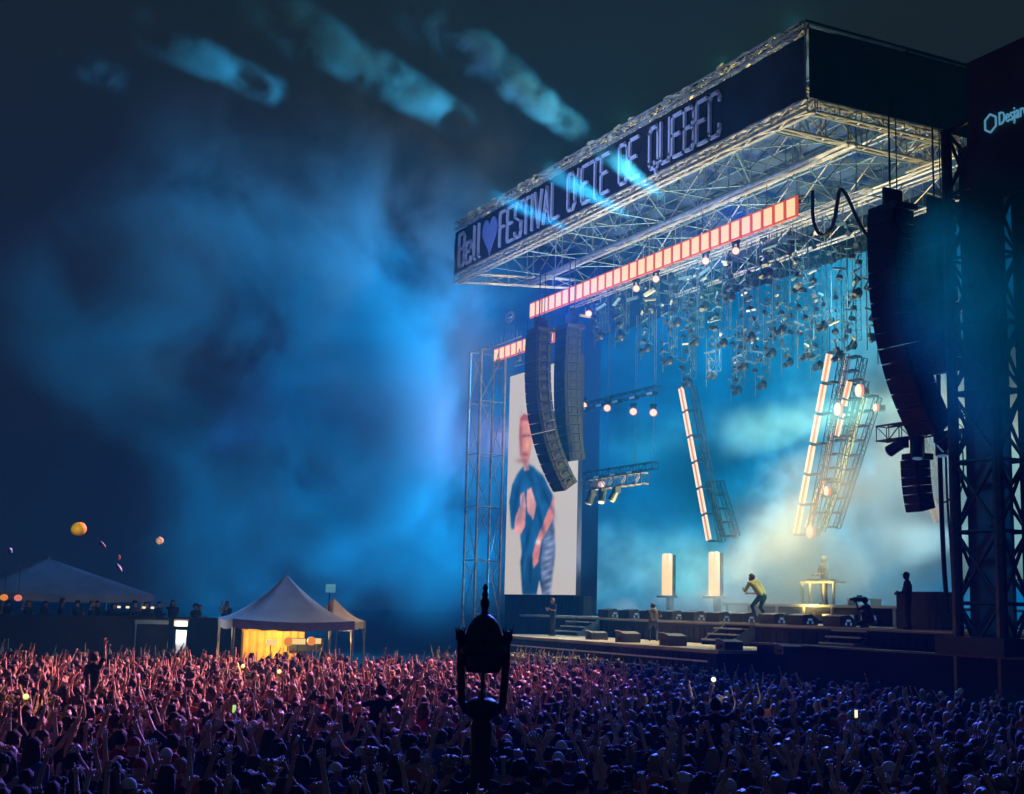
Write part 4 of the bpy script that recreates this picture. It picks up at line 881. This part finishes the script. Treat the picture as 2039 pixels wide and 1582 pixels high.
def attrs(i, x, y):
    to = math.atan2(34-y, -50-x)-math.pi/2; return to+rng.normal(0, .35), rng.uniform(.93, 1.07)
seen = {}
hairtxt = {'short': 'short', 'long': 'long', 'curly': 'curly', 'bun': 'tied-up'}
hcol = ['black', 'brown', 'blond']
sk = list(SHIRT.keys()); CROWD = []
NIND = 296
for i, (dd, x, y, px_, py_) in enumerate(pts[:NIND]):
    rz, s = attrs(i, x, y)
    zone = (place_txt(px_, py_), 0 if py_ > 1560 else 1 if py_ > 1500 else 2 if py_ > 1450 else 3)
    rowt = ['bottom row', 'second band', 'third band', 'fourth band'][zone[1]]
    for tr in range(400):
        bi = int(rng.choice(14, p=np.array([6, 8, 7, 4, 6, 5, 4, 5, 14, 9, 7, 5, 15, 5])/100)); hk = HAIRK[int(rng.choice(5, p=[.32, .29, .18, .1, .11]))]; sh_ = sk[int(rng.choice(8, p=[.3, .16, .12, .08, .12, .08, .05, .09]))]; hm = int(rng.choice(3, p=[.5, .33, .17]))
        key = (zone, ARMTXT[bi].replace('standing ', ''), hk, sh_, hm > 1 if hk == 'cap' else hm)
        if key not in seen: break
    seen[key] = 1
    if hk == 'cap': hmat = HAIRM[3+(hm > 1)]; ht = ('red' if hm > 1 else 'white')+' cap'
    else: hmat = HAIRM[hm]; ht = hairtxt[hk]+' '+hcol[hm]+' hair'
    at_ = ARMTXT[bi].replace('standing ', '')
    lb = f'{ht}, {sh_} shirt, {at_}, {rowt} {zone[0]}'
    lb = ' '.join(lb.split()[:16])
    o = put_person(bi, (x, y, 0), rz, s, sh_, hk, hmat, int(rng.choice(3, p=[.6, .3, .1])), lb, group='spectators standing in the nearest rows')
    CROWD.append((o, bi, px_, py_, dd))
# far rows: beyond counting, one mass
LOW = []
for i, cmb in enumerate(COMBO):
    a = [list(ARMS[c]) for c in cmb]; mb, hd = person_data('l%d' % i, a, female=i % 2 == 1, dec=.5, vox=.036, hand_det=False, sleeve=.45)
    hb_ = hair_mb(hd, HAIRK[i % 4], False); LOW.append((np.vstack(mb.v), mb.f, np.array(mb.m), np.vstack(hb_.v), hb_.f))
far = pts[NIND:]; AV = []; AF = []; AM = []; n0 = 0; shl_ = list(SHIRT.values())
for k, (dd, x, y, px_, py_) in enumerate(far):
    rz, s = attrs(k, x, y); w_ = np.array([8, 9, 8, 4, 6, 5, 5, 5, 14, 10, 6, 5, 14, 5], float)*(1 if px_ < 1250 else np.array([.3, .5, .5, .3, .4, .6, .3, .3, 3, 3, .5, .5, 3, .3])); bi = int(rng.choice(14, p=w_/w_.sum()))
    V, F, Mi, HV, HF = LOW[bi]; c, s_ = math.cos(rz), math.sin(rz); M = np.array([[c, -s_, 0], [s_, c, 0], [0, 0, 1]])*s
    lift = 0.
    AV.append(V@M.T+[x, y, lift]); sh_ = 3+int(rng.choice(8, p=[.26, .16, .14, .1, .12, .06, .08, .08])); skn = int(rng.choice(3, p=[.6, .3, .1]))
    mm = np.where(Mi == 0, skn, np.where(Mi == 1, sh_, 14)); AF += [[j+n0 for j in q] for q in F]; AM += mm.tolist(); n0 += len(V)
    AV.append(HV@M.T+[x, y, lift]); AF += [[j+n0 for j in q] for q in HF]; AM += [11+int(rng.choice(3, p=[.5, .33, .17]))]*len(HF); n0 += len(HV)
me = bpy.data.meshes.new('crowd'); me.from_pydata(np.vstack(AV).tolist(), [], AF)
for mm in SKIN+shl_+HAIRM[:3]+[MATS['jeans']]: me.materials.append(mm)
me.polygons.foreach_set('material_index', AM); me.polygons.foreach_set('use_smooth', [True]*len(AF)); me.update()
o = bpy.data.objects.new('crowd', me); C.objects.link(o); tag(o, kind='stuff'); print('crowd faces', len(AF))
# riders on shoulders
for (px_, hgt, dd, lb, arms, sh_) in ((188, 2.35, 33, 'dark figure riding on shoulders, one arm straight up, below the dim marquee', [ARMS['bent'], ARMS['up']], 'cloth_black'), (762, 2.25, 24, 'broad dark figure lifted above the crowd, between marquee and lamp post', [ARMS['fist'], ARMS['wide']], 'cloth_black'), (1425, 2.3, 22, 'dark figure lifted above the crowd with bent arm, below the singer', [ARMS['bent'], ARMS['wide']], 'cloth_black')):
    r_ = ray(px_, 1300); dxy = r_[:2]/np.linalg.norm(r_[:2])*dd
    special('r%d' % px_, lb, (dxy[0], dxy[1], hgt-1.73), math.atan2(34-dxy[1], -50-dxy[0])-math.pi/2, 1.0, ['skin_light', sh_, 'jeans', 'shoe', 'eye'], arms=arms, hairk='short',
            legs=[((-.16, .36, .86), (-.17, .3, .5)), ((.16, .36, .86), (.17, .3, .5))])
# phones held over the crowd
def hold_phone(o, bi, label, mat_):
    wr = arms_w['c%d' % bi]; w_ = max(wr, key=lambda q: q[2]); v = o.matrix_basis @ Vector(w_); e = empty('smartphone', v, label, 'phone', 'lit phones held up in the crowd')
    b = MB(); b.box((v[0], v[1], v[2]+.06), (.016, .062, .125)); part(b, 'case', 'black_paint', e); b = MB(); b.box((v[0]+.012, v[1], v[2]+.06), (.008, .054, .112)); part(b, 'display', mat_, e)
used = set(); ph = 0
for (tx, ty, lb, mm) in ((548, 1470, 'green lit phone screen held up below the peaked marquee', 'phone_green'), (1722, 1470, 'small white lit phone held up below the barrier wall', 'phone_screen'),):
    c = [q for q in CROWD if ('up' in COMBO[q[1]] or 'wide' in COMBO[q[1]]) and q[0].name not in used]
    q = min(c, key=lambda q: abs(q[2]-tx)+abs(q[3]-ty)*1.5); used.add(q[0].name); bpy.context.view_layer.update(); hold_phone(q[0], q[1], lb, mm)
# phone torches further back
for (x, y, d_, lb, mm) in ((484, 1330, 36, 'warm glowing phone torch in the far crowd below the peaked marquee, nearer its door side', 'sign_glow'), (556, 1341, 33, 'warm glowing phone torch in the far crowd below the peaked marquee counter', 'sign_glow'), (52, 1392, 24, 'yellow green glowing phone torch in the crowd below the dim marquee', 'phone_green'), (1420, 1357, 30, 'white phone torch beside the lifted figure below the singer', 'phone_screen')):
    p = dist(x, y, d_); e = empty('phone_torch', p, lb, 'phone', 'lit phones held up in the crowd'); b = MB(); b.box(p, (.02, .08, .15)); part(b, 'case', 'black_paint', e)
    b = MB(); b.sph(p+np.array([.03, -.01, .04]), .055, nu=8, nv=6); part(b, 'torch', mm, e)
    point('torch_light', (p[0]+.2, p[1]-.1, p[2]+.15), 14, (1, .55, .2) if mm != 'phone_screen' else (.9, .9, 1), .08)
# ------------------------------------------------------------------ lamp post in the foreground
LC = dist(963, 1300, 15.0); lx, ly = LC[0], LC[1]; ppm = FPX/15.
zz = lambda y: 3.7+(1204.5-y)/ppm
lp = empty('street_lamp', (lx, ly, 0), 'black old-fashioned lantern on a post standing in the crowd before the stage', 'street lamp')
b = MB(); b.lathe([(.2, 0), (.2, .5), (.15, .6), (.15, .9), (.12, 1.0), (.11, zz(1500)), (.13, zz(1440)), (.085, zz(1425))], (lx, ly, 0), 16); part(b, 'pole', 'lamp_iron', lp, True)
b = MB(); b.lathe([(.085, zz(1432)), (.17, zz(1418)), (.2, zz(1404)), (.17, zz(1394)), (.1, zz(1386)), (.05, zz(1392)), (.045, zz(1378)), (.015, zz(1370)), (0, zz(1368))], (lx, ly, 0), 16); part(b, 'cup', 'lamp_iron', lp, True)
for k, a in enumerate((R(63.3), R(243.3), R(-26.7), R(153.3))):
    dx, dy = math.cos(a), math.sin(a); rr = .238; b = MB(); pr_ = [(.1, zz(1418)), (.17, zz(1412)), (.23, zz(1396)), (rr, zz(1370)), (rr+.015, zz(1330)), (rr+.02, zz(1280)), (rr+.02, zz(1262))]
    if k > 1: pr_ = [(r_*.92, z) for r_, z in pr_]
    for (r0, z0), (r1, z1) in zip(pr_[:-1], pr_[1:]): b.bar((lx+dx*r0, ly+dy*r0, z0), (lx+dx*r1, ly+dy*r1, z1), .046 if k < 2 else .022, 8); b.sph((lx+dx*r1, ly+dy*r1, z1), .046 if k < 2 else .022, nu=8, nv=6)
    r0 = rr+.03
    b.sph((lx+dx*r0, ly+dy*r0, zz(1268)), (.06, .06, .07), nu=8, nv=6)
    for q in range(4): t = R(90*q); b.bar((lx+dx*r0+.04*math.cos(t), ly+dy*r0+.04*math.sin(t), zz(1266)), (lx+dx*r0+.06*math.cos(t), ly+dy*r0+.06*math.sin(t), zz(1250)), .016, 5, .006)
    part(b, 'arm', 'lamp_iron', lp, True)
b = MB(); b.lathe([(0, zz(1222)), (.05, zz(1223)), (.12, zz(1231)), (.18, zz(1246)), (.215, zz(1266)), (.235, zz(1282)), (.27, zz(1287)), (.275, zz(1300)), (.24, zz(1304)), (.2, zz(1298)), (0, zz(1298))], (lx, ly, 0), 24); part(b, 'dome', 'lamp_iron', lp, True)
b = MB(); b.lathe([(.05, zz(1228)), (.035, zz(1216)), (.05, zz(1206)), (.055, zz(1198)), (.03, zz(1190)), (.04, zz(1184)), (.022, zz(1178)), (.035, zz(1171)), (.02, zz(1165)), (0, zz(1162))], (lx, ly, 0), 14); part(b, 'finial', 'lamp_iron', lp, True)
b = MB(); b.lathe([(.215, zz(1297)), (.215, zz(1322)), (.19, zz(1337)), (0, zz(1335))], (lx, ly, 0), 20); part(b, 'lamp_housing', 'lamp_iron', lp, True)
# ------------------------------------------------------------------ marquees, cabin, small things on the far side
def marquee(cx, cy_, w_, ze, zp, rz, label, concave=True, matr='tent'):
    e = empty('marquee', (cx, cy_, 0), label, 'marquee', None); c, s = math.cos(rz), math.sin(rz); W = lambda u, v, z: (cx+u*c-v*s, cy_+u*s+v*c, z)
    h = w_/2; b = MB(); N = 10; ring = []
    for j in range(N+1):
        t = j/N; hh = h*(1-t)+.04*t; z = ze+(zp-ze)*(t**1.55 if concave else t); row = []
        for k in range(4):
            u0, v0 = ((-1, -1), (1, -1), (1, 1), (-1, 1))[k]; u1, v1 = ((1, -1), (1, 1), (-1, 1), (-1, -1))[k]
            for q in range(6):
                f_ = q/6; row.append(W((u0+(u1-u0)*f_)*hh, (v0+(v1-v0)*f_)*hh, z-(.10*math.sin(math.pi*f_)*(1-t))))
        ring.append(row)
    n = 24; b.add([p for r_ in ring for p in r_], [(j*n+i, j*n+(i+1) % n, (j+1)*n+(i+1) % n, (j+1)*n+i) for j in range(N) for i in range(n)])
    part(b, 'roof', matr, e, True)
    b = MB()
    for k in range(4):
        u0, v0 = ((-1, -1), (1, -1), (1, 1), (-1, 1))[k]; u1, v1 = ((1, -1), (1, 1), (-1, 1), (-1, -1))[k]; V = []
        for q in range(13):
            f_ = q/12; zt = ze-(.10*math.sin(math.pi*f_)); V += [W((u0+(u1-u0)*f_)*h*1.005, (v0+(v1-v0)*f_)*h*1.005, zt+.02), W((u0+(u1-u0)*f_)*h*1.005, (v0+(v1-v0)*f_)*h*1.005, zt-.28-.04*(q % 2))]
        b.add(V, [(2*q, 2*q+2, 2*q+3, 2*q+1) for q in range(12)])
    part(b, 'valance', matr, e)
    for k in range(4):
        u0, v0 = ((-1, -1), (1, -1), (1, 1), (-1, 1))[k]; b = MB(); p = W(u0*h*.98, v0*h*.98, 0); b.bar(p, (p[0], p[1], ze), .05, 8)
        b.bar((p[0], p[1], ze-1.0), W(u0*h*.98*.75, v0*h*.98, ze-.1), .025, 5); part(b, 'leg', 'steel', e)
    b = MB(); p = W(0, 0, 0); b.bar((p[0], p[1], zp-.3), (p[0], p[1], zp+.12), .03, 6); part(b, 'peak_cap', 'steel', e)
    return e, W
tp = at(566, 1250, 0, -50.3)
mq, Wm = marquee(-50.3, tp[1], 4.5, 2.95, 4.6, R(-8), 'bright peaked marquee glowing yellow inside, behind the crowd')
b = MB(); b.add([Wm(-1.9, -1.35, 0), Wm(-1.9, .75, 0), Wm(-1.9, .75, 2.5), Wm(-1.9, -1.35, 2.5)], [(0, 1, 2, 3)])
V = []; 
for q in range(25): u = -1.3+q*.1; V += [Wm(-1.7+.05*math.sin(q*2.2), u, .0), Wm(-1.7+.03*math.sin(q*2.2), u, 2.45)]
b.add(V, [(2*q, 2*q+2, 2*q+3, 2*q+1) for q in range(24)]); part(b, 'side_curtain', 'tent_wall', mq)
b = MB(); b.box(Wm(.5, .8, .55), (.8, 2.6, 1.1), Euler((0, 0, R(-8))).to_matrix()); part(b, 'counter', 'counter', mq)
b = MB(); b.box(Wm(-1.5, 1.15, 1.95), (.1, 1.4, .5), Euler((0, 0, R(-8))).to_matrix()); part(b, 'menu_board', 'black_paint', mq)
for (x, y, r_, mt, lb) in ((540, 1279, 0, 'sign_glow', 'lit white drinks sign at the counter, nearest the yellow curtain'), (574, 1278, .16, 'orange_lamp', 'round glowing sign at the middle of the marquee counter'), (594, 1278, 0, 'sign_glow', 'long lit sign beside the round sign on the counter'), (620, 1277, .16, 'orange_lamp', 'round glowing sign at the far end of the marquee counter'), (633, 1277, 0, 'sign_glow', 'short lit sign at the far end of the counter')):
    p = at(x, y, 0, -48.6); e = empty('counter_sign', p, lb, 'sign', 'lit signs on the marquee counter'); b = MB()
    if r_: b.bar((p[0]-.05, p[1], p[2]), (p[0]+.05, p[1], p[2]), r_, 16)
    else: b.box(p, (.1, {540: .4, 594: .52, 633: .22}[x], .2))
    part(b, 'lit_face', mt, e); b = MB(); b.bar((p[0]-.06, p[1], 1.1), (p[0]-.06, p[1], p[2]), .02, 5); part(b, 'stand', 'dark_steel', e)
p = Wm(0, -.1, 2.3); point('marquee_bulb', p, 420, (1, .62, .2), .15)
tp = at(668, 1240, 0, -57)
marquee(-57, tp[1]-.1, 2.0, 2.85, 3.75, R(20), 'small orange lit canopy top peeking out behind the peaked marquee', matr='tent_orange')
point('canopy_bulb', (-55.3, tp[1]-.6, 5.4), 60, (1, .5, .22), .2)
tp = at(92, 1180, 0, -64)
marquee(-64, tp[1], 7.6, 3.75, 5.25, R(5), 'dim blue marquee over the raised viewing platform', concave=False)
vp = empty('viewing_platform', (-58, 8, 0), 'raised dark viewing platform with spectators under the dim marquee', 'platform')
b = MB(); b.box((-60, 9.2, .85), (7, 13.5, 1.7)); part(b, 'deck', 'skirt', vp)
b = MB(); b.box((-56.3, 9.2, 1.4), (.12, 13.7, 2.8)); b.box((-56.3, 9.2, 2.83), (.2, 13.7, .06)); part(b, 'parapet', 'skirt', vp)
for k in range(22):
    y = 3.2+k*.6+rng.uniform(-.15, .15); x = -57.2-rng.uniform(0, 2.5); bi = int(rng.choice([8, 9, 12, 8, 10])); sh_ = ['black', 'navy', 'grey'][k % 3]
    put_person(bi, (x, y, 1.7), R(-60)+rng.normal(0, .4), rng.uniform(.93, 1.06), sh_, HAIRK[k % 4], HAIRM[k % 2], 0, f'shadowy {sh_} clad spectator on the raised platform, {["1st","2nd","3rd"][k] if k<3 else str(k+1)+"th"} from the picture edge', group='spectators on the raised platform')
for (x, y, lb) in ((8, 1190, 'orange bulb glowing under the dim marquee at the picture edge'), (36, 1191, 'dimmer pink bulb glowing under the dim marquee')):
    p = at(x, y, 0, -57.5); e = empty('hanging_bulb', p, lb, 'bulb', 'bulbs under the dim marquee'); b = MB(); b.sph(p, (.12, .16, .13), nu=10, nv=8); part(b, 'bulb', 'orange_lamp' if x < 20 else 'round_rim', e, True); b = MB(); b.bar(p, (p[0], p[1], 4.6), .01, 4); part(b, 'cord', 'cable', e)
for i, (x, lb) in enumerate(((237, 'first'), (286, 'second'))):
    p = at(x, 1215, 0, -60); e = empty('site_cabin', (p[0], p[1], 0), f'dark cabin with two tiny roof lamps, {lb} from the raised platform', 'cabin', 'dark cabins with twin roof lamps')
    b = MB(); b.box((p[0], p[1], 1.45), (2, 1.35, 2.9)); part(b, 'walls', 'scrim', e); b = MB(); b.box((p[0], p[1], 2.95), (2.2, 1.5, .1)); part(b, 'roof', 'dark_steel', e)
    b = MB(); b.box((p[0]+1.01, p[1], 1.2), (.03, .7, 2.0)); part(b, 'door', 'dark_steel', e)
    for q in (-.14, .14):
        b = MB(); b.box((p[0]+.9, p[1]+q*1.3, 3.2), (.08, .13, .09)); b.bar((p[0]+.88, p[1]+q*1.3, 3.0), (p[0]+.88, p[1]+q*1.3, 3.2), .015, 5, mi=1); part(b, 'roof_lamp', ['white_lamp', 'dark_steel'], e)
p = at(360, 1242, 0, -52); e = empty('floodlight_mast', (p[0], p[1], 0), 'short pale mast carrying a bright boxy floodlight, before the dark cabins', 'floodlight')
b = MB(); b.box((p[0], p[1], p[2]/2-.1), (.35, .4, p[2]-.3)); part(b, 'mast', 'tent', e)
b = MB(); b.box((p[0], p[1], p[2]), (.25, .46, .2)); part(b, 'lamp_box', 'white_lamp', e)
b = MB(); b.box((p[0]-.1, p[1], p[2]+.14), (.5, .6, .06)); part(b, 'hood', 'dark_steel', e)
b = MB(); b.box((p[0]-1, p[1]-.9, p[2]+.02), (.1, 1.3, .16)); b.bar((p[0]-1, p[1]-1.5, 0), (p[0]-1, p[1]-1.5, p[2]), .04, 6); part(b, 'side_arm', 'scrim', e)
point('flood', (p[0]+.5, p[1], p[2]-.25), 60, (1, .85, .65), .15)
p = at(658, 1172, 0, -56); e = empty('notice_board', (p[0], p[1], 0), 'small teal lit board on a thin pole above the small orange canopy', 'sign')
b = MB(); b.box(p, (.08, .44, .36)); part(b, 'board', 'sign_teal', e); b = MB(); b.bar((p[0]-.08, p[1], 0), (p[0]-.08, p[1], p[2]), .03, 6); part(b, 'pole', 'dark_steel', e)
# inflatables above the crowd
bl = tag(None, None) if False else None
def ball(x, y, d_, r_, mm, label, sc=(1, 1, 1), name='beach_ball', cat='beach ball'):
    p = dist(x, y, d_); o_ = MB(); o_.sph((0, 0, 0), (r_*sc[0], r_*sc[1], r_*sc[2]), nu=20, nv=14); o = o_.build(name, mm, None, True); o.location = p; o.rotation_euler = (rng.uniform(0, 1), rng.uniform(0, 1), rng.uniform(0, 3)); tag(o, label, cat, 'inflatables tossed above the crowd')
    b = MB(); b.bar((0, 0, r_*sc[2]*.97), (0, 0, r_*sc[2]*1.04), r_*.14, 10); b.build('valve_patch', 'letter', o); return p
p = ball(157, 1054, 36, .2, 'ball_yellow', 'large yellow beach ball flying over the dim marquee', (1.05, 1.05, .92)); spot('added_ball_spot', p+np.array([3, -1.5, 1.0]), p, 260, (1, .8, .4), 12, .3, .1)  # narrow spot added beside the ball to brighten it
p = ball(318, 1077, 38, .11, 'ball_white', 'small whitish beach ball lit orange above the floodlight'); spot('added_ball_spot', p+np.array([3, -1, -.5]), p, 260, (1, .7, .45), 8, .3, .1)  # unseen spot added for the small ball as well
ball(203, 1085, 34, .1, 'ball_blue', 'blue inflatable beside the large yellow ball', (1.2, .5, .6), 'inflatable', 'inflatable'); ball(237, 1131, 34, .085, 'ball_blue', 'flat blue inflatable over the dark cabins, the lower of two', (1.5, .8, .5), 'inflatable', 'inflatable')
ball(237, 1110, 34, .06, 'ball_white', 'tiny pale inflatable over the dark cabins, the upper of two', (1.4, .6, .5), 'inflatable', 'inflatable'); p = ball(20, 1097, 34, .09, 'ball_blue', 'dim inflatable with a lit edge near the picture edge', (.6, .8, 1.1), 'inflatable', 'inflatable')
# ------------------------------------------------------------------ smoke
def smoke(name, lo, hi, dens, blobs, nscale, n0=.42, n1=.72, col=(1, 1, 1), g=.2, warp=0., shape=None, floor=0., step=1., rough=.55, axis=None):
    mt = bpy.data.materials.new(name); mt.cycles.volume_step_rate = step; mt.use_nodes = True; n = mt.node_tree; n.nodes.clear(); N = n.nodes.new; Lk = n.links.new
    out = N('ShaderNodeOutputMaterial'); pv = N('ShaderNodeVolumePrincipled'); pv.inputs['Color'].default_value = (*col, 1); pv.inputs['Anisotropy'].default_value = g; Lk(pv.outputs[0], out.inputs['Volume'])
    tc = N('ShaderNodeTexCoord'); nz = N('ShaderNodeTexNoise'); nz.inputs['Scale'].default_value = nscale; nz.inputs['Detail'].default_value = 4; nz.inputs['Roughness'].default_value = rough; nz.inputs['Distortion'].default_value = warp
    Lk(tc.outputs['Object'], nz.inputs['Vector']); mr = N('ShaderNodeMapRange'); mr.interpolation_type = 'SMOOTHSTEP'
    for k, v in (('From Min', n0), ('From Max', n1), ('To Min', floor), ('To Max', dens)): mr.inputs[k].default_value = v
    Lk(nz.outputs[0], mr.inputs['Value']); acc = None
    for (c, r_, a) in blobs:
        s1 = N('ShaderNodeVectorMath'); s1.operation = 'SUBTRACT'; Lk(tc.outputs['Object'], s1.inputs[0]); s1.inputs[1].default_value = tuple(c)
        s2 = N('ShaderNodeVectorMath'); s2.operation = 'DIVIDE'; Lk(s1.outputs[0], s2.inputs[0]); s2.inputs[1].default_value = tuple(np.ones(3)*r_)
        ln = N('ShaderNodeVectorMath'); ln.operation = 'LENGTH'; Lk(s2.outputs[0], ln.inputs[0])
        m_ = N('ShaderNodeMapRange'); m_.interpolation_type = 'SMOOTHSTEP'; m_.inputs['From Min'].default_value = 1; m_.inputs['From Max'].default_value = .15; m_.inputs['To Min'].default_value = 0; m_.inputs['To Max'].default_value = a
        Lk(ln.outputs['Value'], m_.inputs['Value'])
        if acc is None: acc = m_.outputs[0]
        else:
            ad = N('ShaderNodeMath'); ad.operation = 'ADD'; Lk(acc, ad.inputs[0]); Lk(m_.outputs[0], ad.inputs[1]); acc = ad.outputs[0]
    if axis is not None:     # soft edge round a beam's own axis
        a_, d_, r0_, r1_ = axis; L_ = float(np.linalg.norm(d_)); dn_ = d_/L_
        s1 = N('ShaderNodeVectorMath'); s1.operation = 'SUBTRACT'; Lk(tc.outputs['Object'], s1.inputs[0]); s1.inputs[1].default_value = tuple(a_)
        cr_ = N('ShaderNodeVectorMath'); cr_.operation = 'CROSS_PRODUCT'; Lk(s1.outputs[0], cr_.inputs[0]); cr_.inputs[1].default_value = tuple(dn_)
        ln = N('ShaderNodeVectorMath'); ln.operation = 'LENGTH'; Lk(cr_.outputs[0], ln.inputs[0])
        dt = N('ShaderNodeVectorMath'); dt.operation = 'DOT_PRODUCT'; Lk(s1.outputs[0], dt.inputs[0]); dt.inputs[1].default_value = tuple(dn_)
        rr_ = N('ShaderNodeMapRange'); rr_.inputs['From Min'].default_value = 0; rr_.inputs['From Max'].default_value = L_; rr_.inputs['To Min'].default_value = r0_; rr_.inputs['To Max'].default_value = r1_; Lk(dt.outputs['Value'], rr_.inputs['Value'])
        dv_ = N('ShaderNodeMath'); dv_.operation = 'DIVIDE'; Lk(ln.outputs['Value'], dv_.inputs[0]); Lk(rr_.outputs[0], dv_.inputs[1])
        m_ = N('ShaderNodeMapRange'); m_.interpolation_type = 'SMOOTHSTEP'; m_.inputs['From Min'].default_value = 1; m_.inputs['From Max'].default_value = .1; m_.inputs['To Min'].default_value = 0; m_.inputs['To Max'].default_value = 1; Lk(dv_.outputs[0], m_.inputs['Value'])
        m2 = N('ShaderNodeMath'); m2.operation = 'MULTIPLY'; Lk(acc, m2.inputs[0]); Lk(m_.outputs[0], m2.inputs[1]); acc = m2.outputs[0]
    if acc is not None:
        mu = N('ShaderNodeMath'); mu.operation = 'MULTIPLY'; Lk(mr.outputs[0], mu.inputs[0]); Lk(acc, mu.inputs[1]); Lk(mu.outputs[0], pv.inputs['Density'])
    else: Lk(mr.outputs[0], pv.inputs['Density'])
    b = MB()
    if shape is None: lo, hi = np.array(lo, float), np.array(hi, float); b.box((lo+hi)/2, hi-lo)
    else: b.bar(*shape)
    MATS[name] = mt; o = b.build('smoke', mt); tag(o, kind='stuff'); return o
B = lambda x, y, d_, rp, a=1.: (dist(x, y, d_), rp*d_/FPX, a)
smoke('smoke_plume', (-110, 1, .6), (-73.2, 50, 40), .24, [B(400, 640, 88, 380), B(780, 640, 88, 360), B(620, 900, 88, 430, 1.4), B(880, 900, 84, 300, 1.1), B(820, 330, 88, 330, .45), B(190, 620, 88, 250, .4), B(480, 1080, 86, 300, .7), B(470, 330, 88, 260, .25), B(860, 1100, 84, 200, .8)], .11, .41, .66, g=.1, warp=.35, step=.5, rough=.62)
spot('plume_light', (-97, 88, 27), (-87, 28, 17), 760000, (0, .37, 1), 40, .9, 1.)  # unseen far lamp added behind the stage to light the plume evenly
spot('plume_light', (-73, 42, 5), (-90, 28, 17), 9000, (0, .4, 1), 150, .9, 1.)
spot('plume_light', (-73.2, 37, 14.2), (-90, 30, 15), 2600, (.75, .42, .8), 90, .9, 1.)
smoke('smoke_side', (-72, 24, 4), (-57, 29.0, 24), .09, [B(1010, 640, 70, 200), B(960, 800, 72, 200), B(1120, 720, 66, 160)], .2, .3, .7)
spot('side_light', (-58, 33.0, 21.5), (-66, 27, 12), 5000, (0, .26, 1), 90, .9, .5)
smoke('smoke_tower', (-29, 25.5, 5.5), (-21, 28.5, 17.5), .8, [B(1975, 560, 34.6, 290), B(2020, 740, 34.6, 220, .6), B(1920, 440, 34.6, 170, .6)], .28, .3, .65, col=(.04, .8, 1))
spot('tower_light', (-32, 22.5, 19.5), (-25.5, 27, 9), 4200, (0, .55, 1), 46, .9, .5)
smoke('smoke_stage', (-66, 34.6, 3.4), (-38, 45.8, 16), .5, [((-60, 42.5, 4.8), (7, 4, 3.2), 1.), ((-52, 42, 5), (8, 4.5, 3.4), 1.1), ((-47, 41.5, 6.5), (9, 5.5, 6), .6), ((-41.5, 41, 9), (6, 5, 7.5), .6), ((-54, 37, 3.6), (11, 2.6, 1.2), 1)], .2, .42, .66, warp=.8)
spot('stage_smoke_light', (-46, 38.5, 21), (-48.5, 40, 4), 17000, (.5, .92, 1), 60, .8, .4)
spot('stage_smoke_light', (-38.6, 40, 7), (-60, 41, 5.2), 15000, (.55, .95, 1), 34, .8, .3)
spot('stage_smoke_light', (-43, 43.5, 20.5), (-43, 41, 6), 9000, (.6, .92, 1), 46, .8, .4)
spot('stage_smoke_light', (-60, 43, 20), (-57, 40, 4), 15000, (.4, .88, 1), 50, .8, .4)
spot('stage_smoke_light', (-49, 41, 20), (-49.5, 37.5, 4), 3500, (1, .9, .55), 30, .8, .4)

hz = bpy.data.materials.new('haze'); hz.use_nodes = True; hz.node_tree.nodes.clear()
o_ = hz.node_tree.nodes.new('ShaderNodeOutputMaterial'); v_ = hz.node_tree.nodes.new('ShaderNodeVolumePrincipled'); v_.inputs['Color'].default_value = (.03, .5, 1, 1); v_.inputs['Density'].default_value = .0016; v_.inputs['Anisotropy'].default_value = 0
hz.node_tree.links.new(v_.outputs[0], o_.inputs['Volume']); MATS['haze'] = hz
b = MB(); b.box((-270, 100, 30), (600, 420, 62)); o = b.build('haze', 'haze'); tag(o, kind='stuff')

def beam(x0, y0, x1, y1, d1, segs, energy, col, r0, r1, yl=30.2, ang=7):
    p = at(x0, y0, 1, yl); q = dist(x1, y1, d1); spot('beam_light', p, q, energy, col, ang, .5, .15); dv = q-p
    for (t0, t1, de, k0, k1, sc) in segs:
        a, c = p+dv*t0, p+dv*t1; ra, rc_ = r0+(r1-r0)*t0, r0+(r1-r0)*t1
        mid = (a+c)/2; L = np.linalg.norm(c-a)
        smoke('beam_shaped_smoke', 0, 0, de*2.2, [(mid, (L*.6, L*.6, L*.6), 1.)], sc, k0, k1, g=.3, warp=.3, col=(.3, .84, 1), shape=(a, c, ra*1.25, 16, rc_*1.25), axis=(a, c-a, ra*1.2, rc_*1.2))  # smoke shaped as the beam; the cone's density draws its edges
beam(1335, 405, 800, -10, 34, [(.02, .36, .38, .3, .6, .6), (.42, 1.0, .6, .45, .62, .8)], 105000, (.12, .68, 1), .2, .8)
beam(1272, 442, 490, 0, 36, [(.02, .33, .16, .3, .6, .5), (.56, 1.0, .5, .45, .62, .7)], 90000, (.04, .58, 1), .2, .9)
beam(1180, 480, 220, 30, 40, [(.08, .3, .06, .4, .66, .5), (.72, .97, .45, .45, .62, .7)], 70000, (.03, .52, 1), .2, .7)
beam(1120, 520, 60, 80, 44, [(.86, .96, .4, .47, .62, .6)], 34000, (.01, .45, 1), .2, .7)
beam(1900, 786, 1420, 868, 69, [(-.35, .98, .20, .36, .66, .4)], 3400, (.7, .95, .75), .35, 1.6, 40.0, 14)
